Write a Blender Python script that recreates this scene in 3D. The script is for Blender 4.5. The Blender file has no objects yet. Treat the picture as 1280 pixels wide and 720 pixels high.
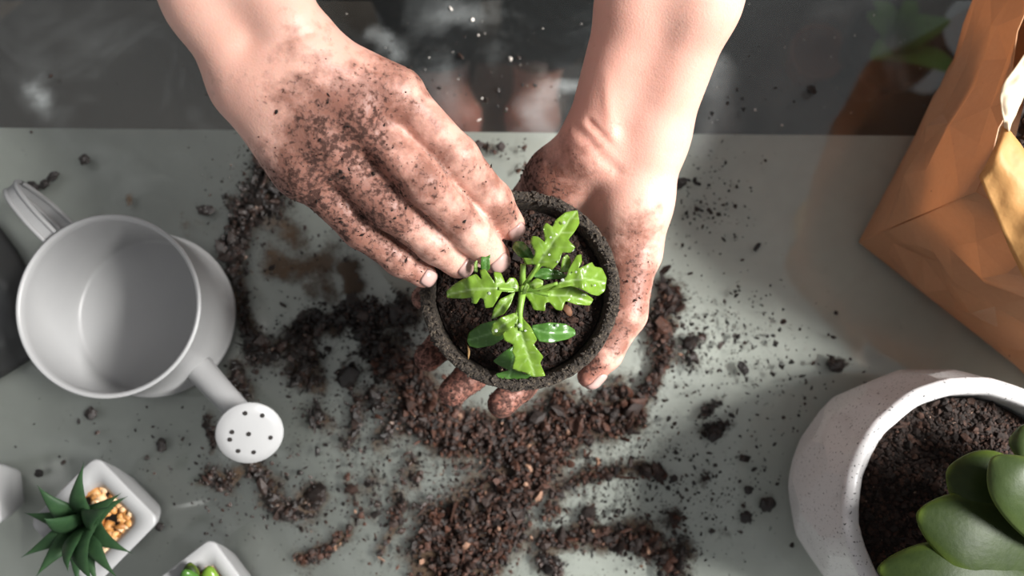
import bpy, bmesh, math, random
import numpy as np
from mathutils import Vector, Matrix, noise as mnoise
from mathutils.geometry import delaunay_2d_cdt

# ------------------------------------------------------------------ camera, world, light
scene = bpy.context.scene
COL = scene.collection
CAM_Z, TILT, FPX = 0.70, math.radians(5.9), 1244.0
cd = bpy.data.cameras.new('camera'); cam = bpy.data.objects.new('camera', cd); COL.objects.link(cam)
cam.location = (0, 0, CAM_Z); cam.rotation_euler = (TILT, 0, 0)
cd.sensor_width = 36; cd.lens = 36 * FPX / 1280; cd.clip_start = 0.01
cd.dof.use_dof = True; cd.dof.focus_distance = 0.505; cd.dof.aperture_fstop = 7.0
scene.camera = cam
vs = scene.view_settings
vs.view_transform = 'Standard'; vs.look = 'None'; vs.gamma = 1; vs.use_curve_mapping = False
vs.exposure = 0.12
w = bpy.data.worlds.new('world'); scene.world = w; w.use_nodes = True
bg = w.node_tree.nodes['Background']; bg.inputs[0].default_value = (0.97, 0.98, 1.0, 1); bg.inputs[1].default_value = 0.31
sl_ = bpy.data.lights.new('window_sunlight', 'SUN'); sl_.energy = 12.5; sl_.angle = math.radians(22); sl_.color = (1.0, 0.985, 0.955)
sun = bpy.data.objects.new('window_sunlight', sl_); COL.objects.link(sun); sun.location = (2.0, 0.3, 2.8)
SUN_EL, SUN_AZ = math.radians(47), math.radians(0)
sun.rotation_euler = Vector((-math.cos(SUN_EL) * math.cos(SUN_AZ), -math.cos(SUN_EL) * math.sin(SUN_AZ), -math.sin(SUN_EL))).to_track_quat('-Z', 'Y').to_euler()

# ------------------------------------------------------------------ helpers
rng = np.random.default_rng(7); random.seed(7)
ct, st = math.cos(TILT), math.sin(TILT)
def P(px, py, z=0.0):
    """a point at height z, laid out from the plan drawing"""
    dx, dy, dz = (px - 640) / FPX, (360 - py) / FPX, -1.0
    wy, wz = dy * ct - dz * st, dy * st + dz * ct
    k = (z - CAM_Z) / wz
    return np.array([dx * k, wy * k, z])
def link(o, parent=None):
    COL.objects.link(o)
    if parent is not None: o.parent = parent
    return o
def tag(o, label=None, cat=None, group=None, kind=None):
    if label: o['label'] = label
    if cat: o['category'] = cat
    if group: o['group'] = group
    if kind: o['kind'] = kind
    return o
def empty(name, loc=(0, 0, 0), rz=0):
    o = bpy.data.objects.new(name, None); o.empty_display_size = 0.02
    o.location = loc; o.rotation_euler = (0, 0, rz); return link(o)
def mesh_np(name, V, F, mat, parent=None, smooth=True, attrs=None, origin=None):
    V = np.asarray(V, np.float32); me = bpy.data.meshes.new(name)
    if isinstance(F, np.ndarray):
        n = F.shape[1]; me.vertices.add(len(V)); me.loops.add(F.size); me.polygons.add(len(F))
        me.vertices.foreach_set('co', V.ravel())
        me.loops.foreach_set('vertex_index', F.astype(np.int32).ravel())
        me.polygons.foreach_set('loop_start', np.arange(0, F.size, n, dtype=np.int32))
        me.polygons.foreach_set('loop_total', np.full(len(F), n, np.int32))
        me.update(calc_edges=True)
    else:
        me.from_pydata(V.tolist(), [], F)
    me.validate()
    me.polygons.foreach_set('use_smooth', np.full(len(me.polygons), smooth))
    for k, a in (attrs or {}).items():
        at = me.attributes.new(k, 'FLOAT', 'POINT'); at.data.foreach_set('value', np.asarray(a, np.float32))
    if mat: me.materials.append(mat)
    return link(bpy.data.objects.new(name, me), parent)
def bm_obj(name, bm, mat, parent=None, smooth=True):
    bmesh.ops.recalc_face_normals(bm, faces=bm.faces[:])
    me = bpy.data.meshes.new(name); bm.to_mesh(me); bm.free()
    for p in me.polygons: p.use_smooth = smooth
    me.materials.append(mat)
    return link(bpy.data.objects.new(name, me), parent)
def mod(o, kind, **kw):
    m = o.modifiers.new(kind.lower(), kind)
    for k, v in kw.items(): setattr(m, k, v)
    return m
def box_bm(bm, lo, hi):
    lo, hi = Vector(lo), Vector(hi); c = (lo + hi) / 2; s = hi - lo
    bmesh.ops.create_cube(bm, size=1, matrix=Matrix.Translation(c) @ Matrix.Diagonal((s.x, s.y, s.z, 1)))
def boxo(name, lo, hi, mat, parent=None, bev=0.0):
    bm = bmesh.new(); box_bm(bm, lo, hi)
    if bev: bmesh.ops.bevel(bm, geom=bm.edges[:], offset=bev, segments=2, affect='EDGES')
    return bm_obj(name, bm, mat, parent, False)
def lathe(name, prof, mat, parent=None, seg=72, disp=None, close=False):
    """prof: list of (r, z)"""
    V, F = [], []; n = len(prof)
    for i in range(seg):
        a = 2 * math.pi * i / seg
        for j, (r, z) in enumerate(prof):
            rr = r + (disp(a, j, r, z) if disp else 0)
            V.append((rr * math.cos(a), rr * math.sin(a), z))
    for i in range(seg):
        k = (i + 1) % seg
        for j in range(n - 1 + (1 if close else 0)):
            j2 = (j + 1) % n
            F.append((i * n + j, k * n + j, k * n + j2, i * n + j2))
    if not close:
        for j in (0, n - 1):
            if prof[j][0] < 1e-4: continue
    return mesh_np(name, V, F, mat, parent)
def tube(name, pts, rads, mat, parent=None, seg=12, flat=1.0, up=(0, 0, 1), caps=True):
    pts = [Vector(p) for p in pts]
    if not isinstance(rads, (list, tuple)): rads = [rads] * len(pts)
    V, F = [], []; up = Vector(up)
    for i, p in enumerate(pts):
        t = (pts[min(i + 1, len(pts) - 1)] - pts[max(i - 1, 0)]).normalized()
        s = t.cross(up)
        s = s.normalized() if s.length > 1e-4 else Vector((1, 0, 0))
        u = s.cross(t)
        for k in range(seg):
            a = 2 * math.pi * k / seg
            V.append(p + s * (math.cos(a) * rads[i]) + u * (math.sin(a) * rads[i] * flat))
    n = len(pts)
    for i in range(n - 1):
        for k in range(seg):
            k2 = (k + 1) % seg
            F.append((i * seg + k, i * seg + k2, (i + 1) * seg + k2, (i + 1) * seg + k))
    if caps:
        F.append(tuple(range(seg - 1, -1, -1))); F.append(tuple((n - 1) * seg + k for k in range(seg)))
    return mesh_np(name, V, F, mat, parent)
def spline(pts, n=24):
    pts = [Vector(p) for p in pts]; out = []
    q = [pts[0] * 2 - pts[1]] + pts + [pts[-1] * 2 - pts[-2]]
    m = len(pts) - 1
    for i in range(n):
        t = i / (n - 1) * m; k = min(int(t), m - 1); f = t - k
        a, b, c, d = q[k:k + 4]
        out.append(0.5 * ((2 * b) + (c - a) * f + (2 * a - 5 * b + 4 * c - d) * f * f + (3 * b - a - 3 * c + d) * f ** 3))
    return out

# ------------------------------------------------------------------ materials
class NT:
    def __init__(s, name):
        s.m = bpy.data.materials.new(name); s.m.use_nodes = True; s.t = s.m.node_tree
        s.p = s.t.nodes['Principled BSDF']; s.out = s.t.nodes['Material Output']
    def n(s, kind, **kw):
        nd = s.t.nodes.new(kind)
        for k, v in kw.items():
            if k.startswith('i_'):
                key = k[2:]; key = int(key) if key.isdigit() else key.replace('_', ' ')
                s.set(nd.inputs[key], v)
            else: setattr(nd, k, v)
        return nd
    def set(s, inp, v):
        if isinstance(v, bpy.types.NodeSocket): s.t.links.new(v, inp)
        elif isinstance(v, (tuple, list)) and len(v) == 3 and inp.type == 'RGBA': inp.default_value = (*v, 1)
        else: inp.default_value = v
    def P(s, **kw):
        for k, v in kw.items(): s.set(s.p.inputs[k.replace('_', ' ')], v)
        return s
    def obj(s): return s.n('ShaderNodeTexCoord').outputs['Object']
    def noise(s, scale, detail=3, rough=0.55, vec=None, out='Fac', dist=0.0):
        nd = s.n('ShaderNodeTexNoise'); nd.inputs['Scale'].default_value = scale
        nd.inputs['Detail'].default_value = detail; nd.inputs['Roughness'].default_value = rough
        nd.inputs['Distortion'].default_value = dist
        s.t.links.new(vec if vec is not None else s.obj(), nd.inputs['Vector']); return nd.outputs[out]
    def voro(s, scale, vec=None, feature='F1', out='Distance'):
        nd = s.n('ShaderNodeTexVoronoi', feature=feature); nd.inputs['Scale'].default_value = scale
        s.t.links.new(vec if vec is not None else s.obj(), nd.inputs['Vector']); return nd.outputs[out]
    def math(s, op, a, b=0.0, clamp=False):
        nd = s.n('ShaderNodeMath', operation=op, use_clamp=clamp); s.set(nd.inputs[0], a); s.set(nd.inputs[1], b); return nd.outputs[0]
    def ramp(s, fac, stops):
        nd = s.n('ShaderNodeValToRGB'); s.t.links.new(fac, nd.inputs[0]); el = nd.color_ramp.elements
        while len(el) < len(stops): el.new(0.5)
        for e, (p, c) in zip(el, stops): e.position = p; e.color = (*c, 1) if len(c) == 3 else c
        return nd.outputs[0]
    def mix(s, f, a, b):
        nd = s.n('ShaderNodeMix', data_type='RGBA'); s.set(nd.inputs[0], f); s.set(nd.inputs[6], a); s.set(nd.inputs[7], b); return nd.outputs[2]
    def attr(s, name): return s.n('ShaderNodeAttribute', attribute_name=name).outputs['Fac']
    def bump(s, h, strength=0.3, dist=0.001):
        nd = s.n('ShaderNodeBump'); nd.inputs['Strength'].default_value = strength; nd.inputs['Distance'].default_value = dist
        s.t.links.new(h, nd.inputs['Height']); s.t.links.new(nd.outputs[0], s.p.inputs['Normal']); return s
def plain(name, col, rough=0.5, **kw):
    n = NT(name); n.P(Roughness=rough, **kw)
    f = n.noise(60, 3)
    n.P(Base_Color=n.mix(f, tuple(c * 0.88 for c in col), tuple(min(1, c * 1.1) for c in col)))
    return n.m

def m_skin():
    n = NT('skin'); d = n.attr('dirt'); red = n.attr('red')
    mott = n.noise(55, 4, 0.6)
    base = n.mix(mott, (0.68, 0.385, 0.30), (0.78, 0.50, 0.41))
    base = n.mix(n.math('MULTIPLY', red, 0.75, True), base, (0.60, 0.235, 0.18))
    # smeared film of earth, painting the pot's shadow on the fingertips too
    fl = n.noise(120, 6, 0.68); fl2 = n.noise(38, 3, 0.6)
    film = n.math('MULTIPLY', n.math('SUBTRACT', n.math('ADD', n.math('ADD', n.math('MULTIPLY', fl, 0.9), n.math('MULTIPLY', fl2, 0.8)), n.math('MULTIPLY', d, 0.62)), 1.0), 2.8, True)
    base = n.mix(n.math('MULTIPLY', film, 0.80), base, (0.17, 0.056, 0.034))
    # grains of earth
    g = n.noise(400, 6, 0.62); g2 = n.noise(120, 3, 0.6)
    gr = n.math('SUBTRACT', n.math('ADD', n.math('ADD', g, n.math('MULTIPLY', g2, 0.45)), n.math('MULTIPLY', d, 0.27)), 0.965)
    gr = n.math('MULTIPLY', gr, 6.0, True)
    gr = n.math('MULTIPLY', gr, n.math('MULTIPLY', d, 3.0, True))
    base = n.mix(n.math('MULTIPLY', gr, 0.92), base, (0.040, 0.014, 0.009))
    n.P(Base_Color=base, Roughness=n.math('ADD', 0.50, n.math('MULTIPLY', gr, 0.4)), Subsurface_Weight=0.30, Subsurface_Scale=0.008)
    n.set(n.p.inputs['Subsurface Radius'], (1.0, 0.35, 0.2))
    fine = n.voro(900); h = n.math('ADD', n.math('MULTIPLY', fine, 0.25), n.math('MULTIPLY', n.noise(300, 3), 0.35))
    h = n.math('ADD', h, n.math('MULTIPLY', gr, 0.9))
    n.bump(h, 0.35, 0.0009)
    return n.m
def m_soil(name, dark, mid, red, pale=(0.42, 0.27, 0.2), rough=0.75, spec=0.35):
    n = NT(name); t = n.attr('tint')
    c = n.ramp(t, [(0.0, dark), (0.45, mid), (0.8, red), (0.955, red), (0.985, pale)])
    c = n.mix(n.noise(700, 3), c, tuple(v * 0.5 for v in dark))
    n.P(Base_Color=c, Roughness=rough); n.p.inputs['Specular IOR Level'].default_value = spec
    n.bump(n.noise(900, 4, 0.7), 0.6, 0.001)
    return n.m
def m_leaf(name, a, b, rough=0.32, trans=0.25, vein=None, spec=0.5, edge=None):
    n = NT(name); n.p.inputs['Specular IOR Level'].default_value = spec; f = n.noise(160, 4, 0.6)
    c = n.mix(f, a, b)
    if edge: c = n.mix(n.math('MULTIPLY', n.attr('edge'), 0.8), c, edge)
    if vein:
        v = n.attr('vein'); c = n.mix(n.math('MULTIPLY', v, 0.8), c, vein)
        pr = n.attr('stain'); sp = n.math('MULTIPLY', n.math('SUBTRACT', n.math('ADD', n.noise(240, 4), pr), 1.12), 5.0, True)
        c = n.mix(sp, c, (0.03, 0.018, 0.014))
    n.P(Base_Color=c, Roughness=rough)
    tr = n.n('ShaderNodeBsdfTranslucent'); n.t.links.new(c, tr.inputs[0])
    mx = n.n('ShaderNodeMixShader'); mx.inputs[0].default_value = trans
    n.t.links.new(n.p.outputs[0], mx.inputs[1]); n.t.links.new(tr.outputs[0], mx.inputs[2]); n.t.links.new(mx.outputs[0], n.out.inputs[0])
    n.bump(n.noise(260, 3), 0.25, 0.0008)
    return n.m
def m_glass():
    n = NT('clear_glass')
    gl = n.n('ShaderNodeBsdfGlossy'); gl.inputs['Roughness'].default_value = 0.035; gl.inputs['Color'].default_value = (1, 1, 1, 1)
    tr = n.n('ShaderNodeBsdfTransparent'); tr.inputs[0].default_value = (0.95, 0.962, 0.952, 1)
    fr = n.n('ShaderNodeFresnel'); fr.inputs[0].default_value = 1.5
    m1 = n.n('ShaderNodeMixShader'); n.t.links.new(fr.outputs[0], m1.inputs[0]); n.t.links.new(tr.outputs[0], m1.inputs[1]); n.t.links.new(gl.outputs[0], m1.inputs[2])
    # earth film and dusty smears lying on the glass
    d = n.attr('dirt')
    nz = n.math('ADD', n.math('MULTIPLY', n.noise(170, 5, 0.7), 0.75), n.math('MULTIPLY', n.noise(38, 4, 0.6), 0.75))
    f = n.math('MULTIPLY', n.math('SUBTRACT', n.math('ADD', n.math('MULTIPLY', d, 0.85), nz), 0.95), 2.8, True)
    df = n.n('ShaderNodeBsdfDiffuse')
    cl = n.mix(n.noise(70, 3), (0.028, 0.017, 0.011), (0.075, 0.046, 0.026)); n.t.links.new(cl, df.inputs[0])
    m2 = n.n('ShaderNodeMixShader'); n.t.links.new(n.math('MULTIPLY', f, 0.9), m2.inputs[0]); n.t.links.new(m1.outputs[0], m2.inputs[1]); n.t.links.new(df.outputs[0], m2.inputs[2])
    du = n.n('ShaderNodeBsdfDiffuse'); du.inputs[0].default_value = (0.62, 0.66, 0.66, 1)
    s = n.math('ADD', n.math('MULTIPLY', n.attr('smear'), 0.6), n.math('MULTIPLY', n.math('SUBTRACT', n.noise(14, 4, 0.6, dist=1.2), 0.5), 0.18), True)
    s = n.math('MULTIPLY', n.math('ADD', s, 0.012), n.math('ADD', 0.45, n.noise(240, 4, 0.7)), True)
    m3 = n.n('ShaderNodeMixShader'); n.t.links.new(s, m3.inputs[0]); n.t.links.new(m2.outputs[0], m3.inputs[1]); n.t.links.new(du.outputs[0], m3.inputs[2])
    n.t.links.new(m3.outputs[0], n.out.inputs[0])
    return n.m
def m_white_metal():
    n = NT('white_enamel')
    ch = n.math('MULTIPLY', n.math('SUBTRACT', n.noise(95, 6, 0.7), 0.72), 14, True)
    c = n.mix(n.noise(20, 3), (0.33, 0.33, 0.335), (0.39, 0.39, 0.39))
    n.P(Base_Color=n.mix(ch, c, (0.04, 0.03, 0.028)), Roughness=0.38); n.bump(n.noise(120, 3), 0.12, 0.001)
    return n.m
def m_ceramic():
    n = NT('speckled_ceramic')
    sp = n.math('MULTIPLY', n.math('SUBTRACT', n.noise(640, 2, 0.5), 0.635), 16, True)
    c = n.mix(n.noise(14, 4), (0.50, 0.485, 0.485), (0.62, 0.61, 0.61))
    ds = n.math('MULTIPLY', n.math('SUBTRACT', n.noise(34, 5, 0.65, dist=0.8), 0.53), 3.2, True)
    c = n.mix(n.math('MULTIPLY', ds, 0.55), c, (0.30, 0.27, 0.27))
    n.P(Base_Color=n.mix(sp, c, (0.03, 0.028, 0.028)), Roughness=0.33); n.bump(n.noise(60, 4), 0.25, 0.002)
    return n.m
def m_paper(name, a, b, rough=0.55):
    n = NT(name)
    c = n.mix(n.noise(26, 5, 0.6), a, b)
    c = n.mix(n.math('MULTIPLY', n.noise(320, 3), 0.3), c, tuple(v * 0.7 for v in a))
    sp = n.math('MULTIPLY', n.math('SUBTRACT', n.noise(150, 2), 0.74), 20, True)
    c = n.mix(sp, c, (0.06, 0.03, 0.015))
    n.P(Base_Color=c, Roughness=rough)
    tr = n.n('ShaderNodeBsdfTranslucent'); n.t.links.new(c, tr.inputs[0])
    mx = n.n('ShaderNodeMixShader'); mx.inputs[0].default_value = 0.42
    n.t.links.new(n.p.outputs[0], mx.inputs[1]); n.t.links.new(tr.outputs[0], mx.inputs[2]); n.t.links.new(mx.outputs[0], n.out.inputs[0])
    n.bump(n.math('ADD', n.noise(30, 4), n.math('MULTIPLY', n.noise(160, 3), 0.25)), 0.35, 0.004)
    return n.m
def m_peat():
    n = NT('peat_fibre')
    c = n.ramp(n.noise(600, 5, 0.7), [(0.3, (0.010, 0.008, 0.006)), (0.50, (0.04, 0.03, 0.023)), (0.62, (0.11, 0.085, 0.06)), (0.75, (0.34, 0.27, 0.19))])
    n.P(Base_Color=c, Roughness=0.8); n.bump(n.noise(700, 5, 0.75), 0.9, 0.0015)
    return n.m
def m_dimming():  # tinted sheet that only darkens what is seen through it
    n = NT('dimming_glass'); gl = n.n('ShaderNodeBsdfGlossy'); gl.inputs['Roughness'].default_value = 0.05
    tr = n.n('ShaderNodeBsdfTransparent'); n.t.links.new(n.mix(n.noise(8, 3), (0.58, 0.60, 0.61), (0.66, 0.66, 0.65)), tr.inputs[0])
    m1 = n.n('ShaderNodeMixShader'); m1.inputs[0].default_value = 0.03; n.t.links.new(tr.outputs[0], m1.inputs[1]); n.t.links.new(gl.outputs[0], m1.inputs[2]); n.t.links.new(m1.outputs[0], n.out.inputs[0])
    return n.m
M = dict(
    dimming=m_dimming(), dew=plain('dew', (0.75, 0.8, 0.75), 0.05, Transmission_Weight=0.6),
    skin=m_skin(), glass=m_glass(), white=m_white_metal(), ceramic=m_ceramic(), peat=m_peat(),
    nail=plain('nail', (0.52, 0.335, 0.30), 0.22),
    soil=m_soil('potting_soil', (0.012, 0.0065, 0.0045), (0.032, 0.016, 0.011), (0.085, 0.036, 0.021)),
    spill=m_soil('spilled_soil', (0.009, 0.0045, 0.003), (0.030, 0.0120, 0.0065), (0.105, 0.034, 0.015), (0.45, 0.25, 0.16), 0.6, 0.5),
    wet=m_soil('wet_soil', (0.008, 0.0055, 0.0045), (0.018, 0.010, 0.007), (0.06, 0.026, 0.016), (0.3, 0.2, 0.15), 0.40, 0.6),
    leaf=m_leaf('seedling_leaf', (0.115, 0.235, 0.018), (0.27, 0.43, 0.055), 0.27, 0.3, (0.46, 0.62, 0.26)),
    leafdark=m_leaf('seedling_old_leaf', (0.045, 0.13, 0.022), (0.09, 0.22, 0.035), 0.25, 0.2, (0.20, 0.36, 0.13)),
    stem=m_leaf('seedling_stem', (0.20, 0.38, 0.05), (0.30, 0.48, 0.09), 0.4, 0.2),
    aloe=m_leaf('aloe_leaf', (0.016, 0.045, 0.022), (0.045, 0.095, 0.036), 0.5, 0.08, spec=0.2),
    jade=m_leaf('jade_leaf', (0.011, 0.021, 0.004), (0.026, 0.041, 0.008), 0.5, 0.05, spec=0.2, edge=(0.11, 0.16, 0.02)),
    jadelight=m_leaf('jade_leaf_pale', (0.022, 0.038, 0.010), (0.045, 0.066, 0.020), 0.45, 0.06, spec=0.25, edge=(0.12, 0.17, 0.04)),
    paper=m_paper('kraft_paper', (0.56, 0.315, 0.165), (0.68, 0.41, 0.235)),
    paperin=m_paper('kraft_lining_lit', (0.62, 0.33, 0.11), (0.74, 0.44, 0.17)),  # orange copy of the paper, painting the sunlit flap
    papercream=m_paper('kraft_cream_lit', (0.70, 0.58, 0.42), (0.80, 0.70, 0.55)),  # cream copy of the paper, painting the brightly lit rim fold
    panel=plain('grey_green_paint', (0.635, 0.645, 0.598), 0.55),
    rail=plain('black_steel', (0.012, 0.012, 0.013), 0.4),
    floor=plain('dark_floor', (0.050, 0.034, 0.023), 0.6),
    wall=plain('white_wall', (0.7, 0.69, 0.67), 0.8),
    shirt=plain('charcoal_cotton', (0.03, 0.03, 0.034), 0.9), trousers=plain('black_cotton', (0.022, 0.022, 0.026), 0.9),
    stripe=plain('grey_stripe', (0.34, 0.34, 0.36), 0.8), hair=plain('brown_hair', (0.045, 0.022, 0.012), 0.5),
    cloth=plain('dark_grey_cloth', (0.065, 0.066, 0.066), 0.5),
    hole=plain('dark_hole', (0.012, 0.009, 0.008), 0.8),
    terracotta=plain('terracotta', (0.25, 0.07, 0.03), 0.7), darkpot=plain('dark_plastic', (0.02, 0.02, 0.022), 0.5),
    glint_disc=plain('pale_glint', (0.78, 0.82, 0.86), 0.25), fern=m_leaf('house_plant_leaf', (0.14, 0.34, 0.05), (0.22, 0.46, 0.07), 0.5, 0.2),
    card=plain('cardboard', (0.26, 0.17, 0.10), 0.8), bark=plain('bark_chip', (0.16, 0.07, 0.035), 0.7),
    straw=plain('straw', (0.45, 0.27, 0.11), 0.6), gravel=None)
n_ = NT('orange_gravel'); n_.P(Base_Color=n_.ramp(n_.attr('tint'), [(0, (0.30, 0.12, 0.03)), (0.6, (0.62, 0.30, 0.09)), (1, (0.75, 0.55, 0.35))]), Roughness=0.5); M['gravel'] = n_.m

# ------------------------------------------------------------------ crumbs (vectorised)
_t = (1 + 5 ** 0.5) / 2
ICO_V = np.array([(-1, _t, 0), (1, _t, 0), (-1, -_t, 0), (1, -_t, 0), (0, -1, _t), (0, 1, _t), (0, -1, -_t), (0, 1, -_t), (_t, 0, -1), (_t, 0, 1), (-_t, 0, -1), (-_t, 0, 1)]) / math.sqrt(1 + _t * _t)
ICO_F = np.array([(0, 11, 5), (0, 5, 1), (0, 1, 7), (0, 7, 10), (0, 10, 11), (1, 5, 9), (5, 11, 4), (11, 10, 2), (10, 7, 6), (7, 1, 8), (3, 9, 4), (3, 4, 2), (3, 2, 6), (3, 6, 8), (3, 8, 9), (4, 9, 5), (2, 4, 11), (6, 2, 10), (8, 6, 7), (9, 8, 1)])
OCT_V = np.array([(1, 0, 0), (-1, 0, 0), (0, 1, 0), (0, -1, 0), (0, 0, 1), (0, 0, -1)], float)
OCT_F = np.array([(0, 2, 4), (2, 1, 4), (1, 3, 4), (3, 0, 4), (2, 0, 5), (1, 2, 5), (3, 1, 5), (0, 3, 5)])
def rand_rot(n):
    q = rng.normal(size=(n, 4)); q /= np.linalg.norm(q, axis=1)[:, None]
    a, b, c, d = q.T
    return np.stack([np.stack([1 - 2 * (c * c + d * d), 2 * (b * c - a * d), 2 * (b * d + a * c)], 1),
                     np.stack([2 * (b * c + a * d), 1 - 2 * (b * b + d * d), 2 * (c * d - a * b)], 1),
                     np.stack([2 * (b * d - a * c), 2 * (c * d + a * b), 1 - 2 * (b * b + c * c)], 1)], 1)
def crumbs_np(C, S, T, aniso=0.45, low=False, jitter=0.22):
    bv, bf = (OCT_V, OCT_F) if low else (ICO_V, ICO_F)
    n = len(C); k = len(bv)
    v = bv[None] * (1 + jitter * rng.normal(size=(n, k, 1)))
    v = v * np.exp(aniso * rng.normal(size=(n, 1, 3)))
    v = np.einsum('nij,nkj->nki', rand_rot(n), v) * np.asarray(S)[:, None, None] + np.asarray(C)[:, None]
    f = bf[None] + (np.arange(n) * k)[:, None, None]
    return v.reshape(-1, 3), f.reshape(-1, 3), np.repeat(T, k)
def join_np(parts):
    V, F, T, o = [], [], [], 0
    for v, f, t in parts:
        V.append(v); F.append(f + o); T.append(t); o += len(v)
    return np.concatenate(V), np.concatenate(F), np.concatenate(T)

# ------------------------------------------------------------------ implicit surfaces
def smin(a, b, k):
    h = np.maximum(k - np.abs(a - b), 0) / k
    return np.minimum(a, b) - h * h * k * 0.25
def cone(p, a, b, ra, rb):
    ab = b - a; t = np.clip(((p - a) @ ab) / max(ab @ ab, 1e-12), 0, 1)
    d = p - a - t[:, None] * ab
    return np.sqrt((d * d).sum(1)) - (ra + (rb - ra) * t)
def seg_d(p, a, b):
    return cone(p, a, b, 0.0, 0.0)
def ellip(p, c, r, R=None):
    q = p - c
    if R is not None: q = q @ R
    r = np.asarray(r); k = np.sqrt(((q / r) ** 2).sum(1)); k2 = np.sqrt(((q / r ** 2) ** 2).sum(1)) + 1e-9
    return k * (k - 1) / k2
def surface_net(f, lo, hi, h, B=8):
    lo, hi = np.asarray(lo, float), np.asarray(hi, float)
    nb = np.ceil((hi - lo) / (h * B)).astype(int)
    idx = np.stack(np.meshgrid(*[np.arange(k) for k in nb], indexing='ij'), -1).reshape(-1, 3)
    cen = lo + (idx * B + (B - 1) / 2) * h
    fc = f(cen)
    keep = np.abs(fc) < B * h * 0.5 * math.sqrt(3) * 1.25 + 0.004
    off = np.stack(np.meshgrid(*[np.arange(B)] * 3, indexing='ij'), -1).reshape(-1, 3)
    vol = np.broadcast_to(fc[:, None], (len(idx), B ** 3)).copy()
    pts = (lo + (idx[keep][:, None] * B + off[None]) * h).reshape(-1, 3)
    res = np.concatenate([f(pts[i:i + 400000]) for i in range(0, len(pts), 400000)])
    vol[keep] = res.reshape(-1, B ** 3)
    vol = vol.reshape(*nb, B, B, B).transpose(0, 3, 1, 4, 2, 5).reshape(*(nb * B))
    s = vol < 0
    X, Y, Z = vol.shape
    corners = [(i, j, k) for i in (0, 1) for j in (0, 1) for k in (0, 1)]
    cnt = sum(s[i:X - 1 + i, j:Y - 1 + j, k:Z - 1 + k].astype(np.int8) for i, j, k in corners)
    cells = np.argwhere((cnt > 0) & (cnt < 8))
    cid = -np.ones((X - 1, Y - 1, Z - 1), np.int64); cid[tuple(cells.T)] = np.arange(len(cells))
    acc = np.zeros((len(cells), 3)); num = np.zeros(len(cells))
    for a in range(3):
        for u in (0, 1):
            for v in (0, 1):
                o = [0, 0, 0]; o[(a + 1) % 3] = u; o[(a + 2) % 3] = v
                c0 = cells + o; c1 = c0.copy(); c1[:, a] += 1
                f0, f1 = vol[tuple(c0.T)], vol[tuple(c1.T)]
                m = (f0 < 0) != (f1 < 0); t = np.where(m, f0 / np.where(m, f0 - f1, 1), 0)
                p = np.array(o, float)[None].repeat(len(cells), 0); p[:, a] = t
                acc += np.where(m[:, None], p, 0); num += m
    V = lo + (cells + acc / num[:, None]) * h
    F = []
    for a in range(3):
        b, c = (a + 1) % 3, (a + 2) % 3
        sl0 = [slice(1, -1)] * 3; sl0[a] = slice(0, -1); sl1 = list(sl0); sl1[a] = slice(1, None)
        e0, e1 = s[tuple(sl0)], s[tuple(sl1)]
        base = np.array([1, 1, 1]); base[a] = 0
        for flip, msk in ((False, e0 & ~e1), (True, ~e0 & e1)):
            g = np.argwhere(msk) + base
            if not len(g): continue
            q = []
            for du, dv in ((0, 0), (-1, 0), (-1, -1), (0, -1)):
                k = g.copy(); k[:, b] += du; k[:, c] += dv
                ok = np.all(k < np.array(cid.shape), 1) & np.all(k >= 0, 1)
                q.append(np.where(ok, cid[tuple(np.clip(k, 0, np.array(cid.shape) - 1).T)], -1))
            q = np.stack(q, 1); q = q[(q >= 0).all(1)]
            F.append(q[:, ::-1] if flip else q)
    return V, np.concatenate(F)
def grad(f, p, e=0.0004):
    g = np.stack([f(p + np.eye(3)[i] * e) - f(p - np.eye(3)[i] * e) for i in range(3)], 1)
    return g / (np.linalg.norm(g, axis=1)[:, None] + 1e-12)

# ================================================================== STRUCTURE
FLOOR_Z = -0.75
tag(boxo('floor', (-2.2, -1.8, FLOOR_Z - 0.04), (1.3, 2.2, FLOOR_Z), M['floor']), kind='structure')
bm = bmesh.new()
wx0, wx1 = 1.2, 1.3
WZ0, WZ1, WY0, WY1 = 0.70, 1.72, -0.60, 1.00  # unseen wall; window head kept low so it shades the table's left side
for lo, hi in (((wx0, -1.8, FLOOR_Z), (wx1, 2.2, WZ0)), ((wx0, -1.8, WZ1), (wx1, 2.2, 2.3)), ((wx0, -1.8, WZ0), (wx1, WY0, WZ1)), ((wx0, WY1, WZ0), (wx1, 2.2, WZ1))):
    box_bm(bm, lo, hi)
wall = tag(bm_obj('wall_right', bm, M['wall'], None, False), kind='structure')
win = tag(empty('window_1', (wx0, 0.2, WZ0)), kind='structure')
bm = bmesh.new()
for lo, hi in (((0.02, -0.8, 0), (0.08, -0.76, 1.02)), ((0.02, 0.76, 0), (0.08, 0.8, 1.02)), ((0.02, -0.76, 0), (0.08, 0.76, 0.04)), ((0.02, -0.76, 0.98), (0.08, 0.76, 1.02))):
    box_bm(bm, lo, hi)
bm_obj('window_frame', bm, M['wall'], win, False)

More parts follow.
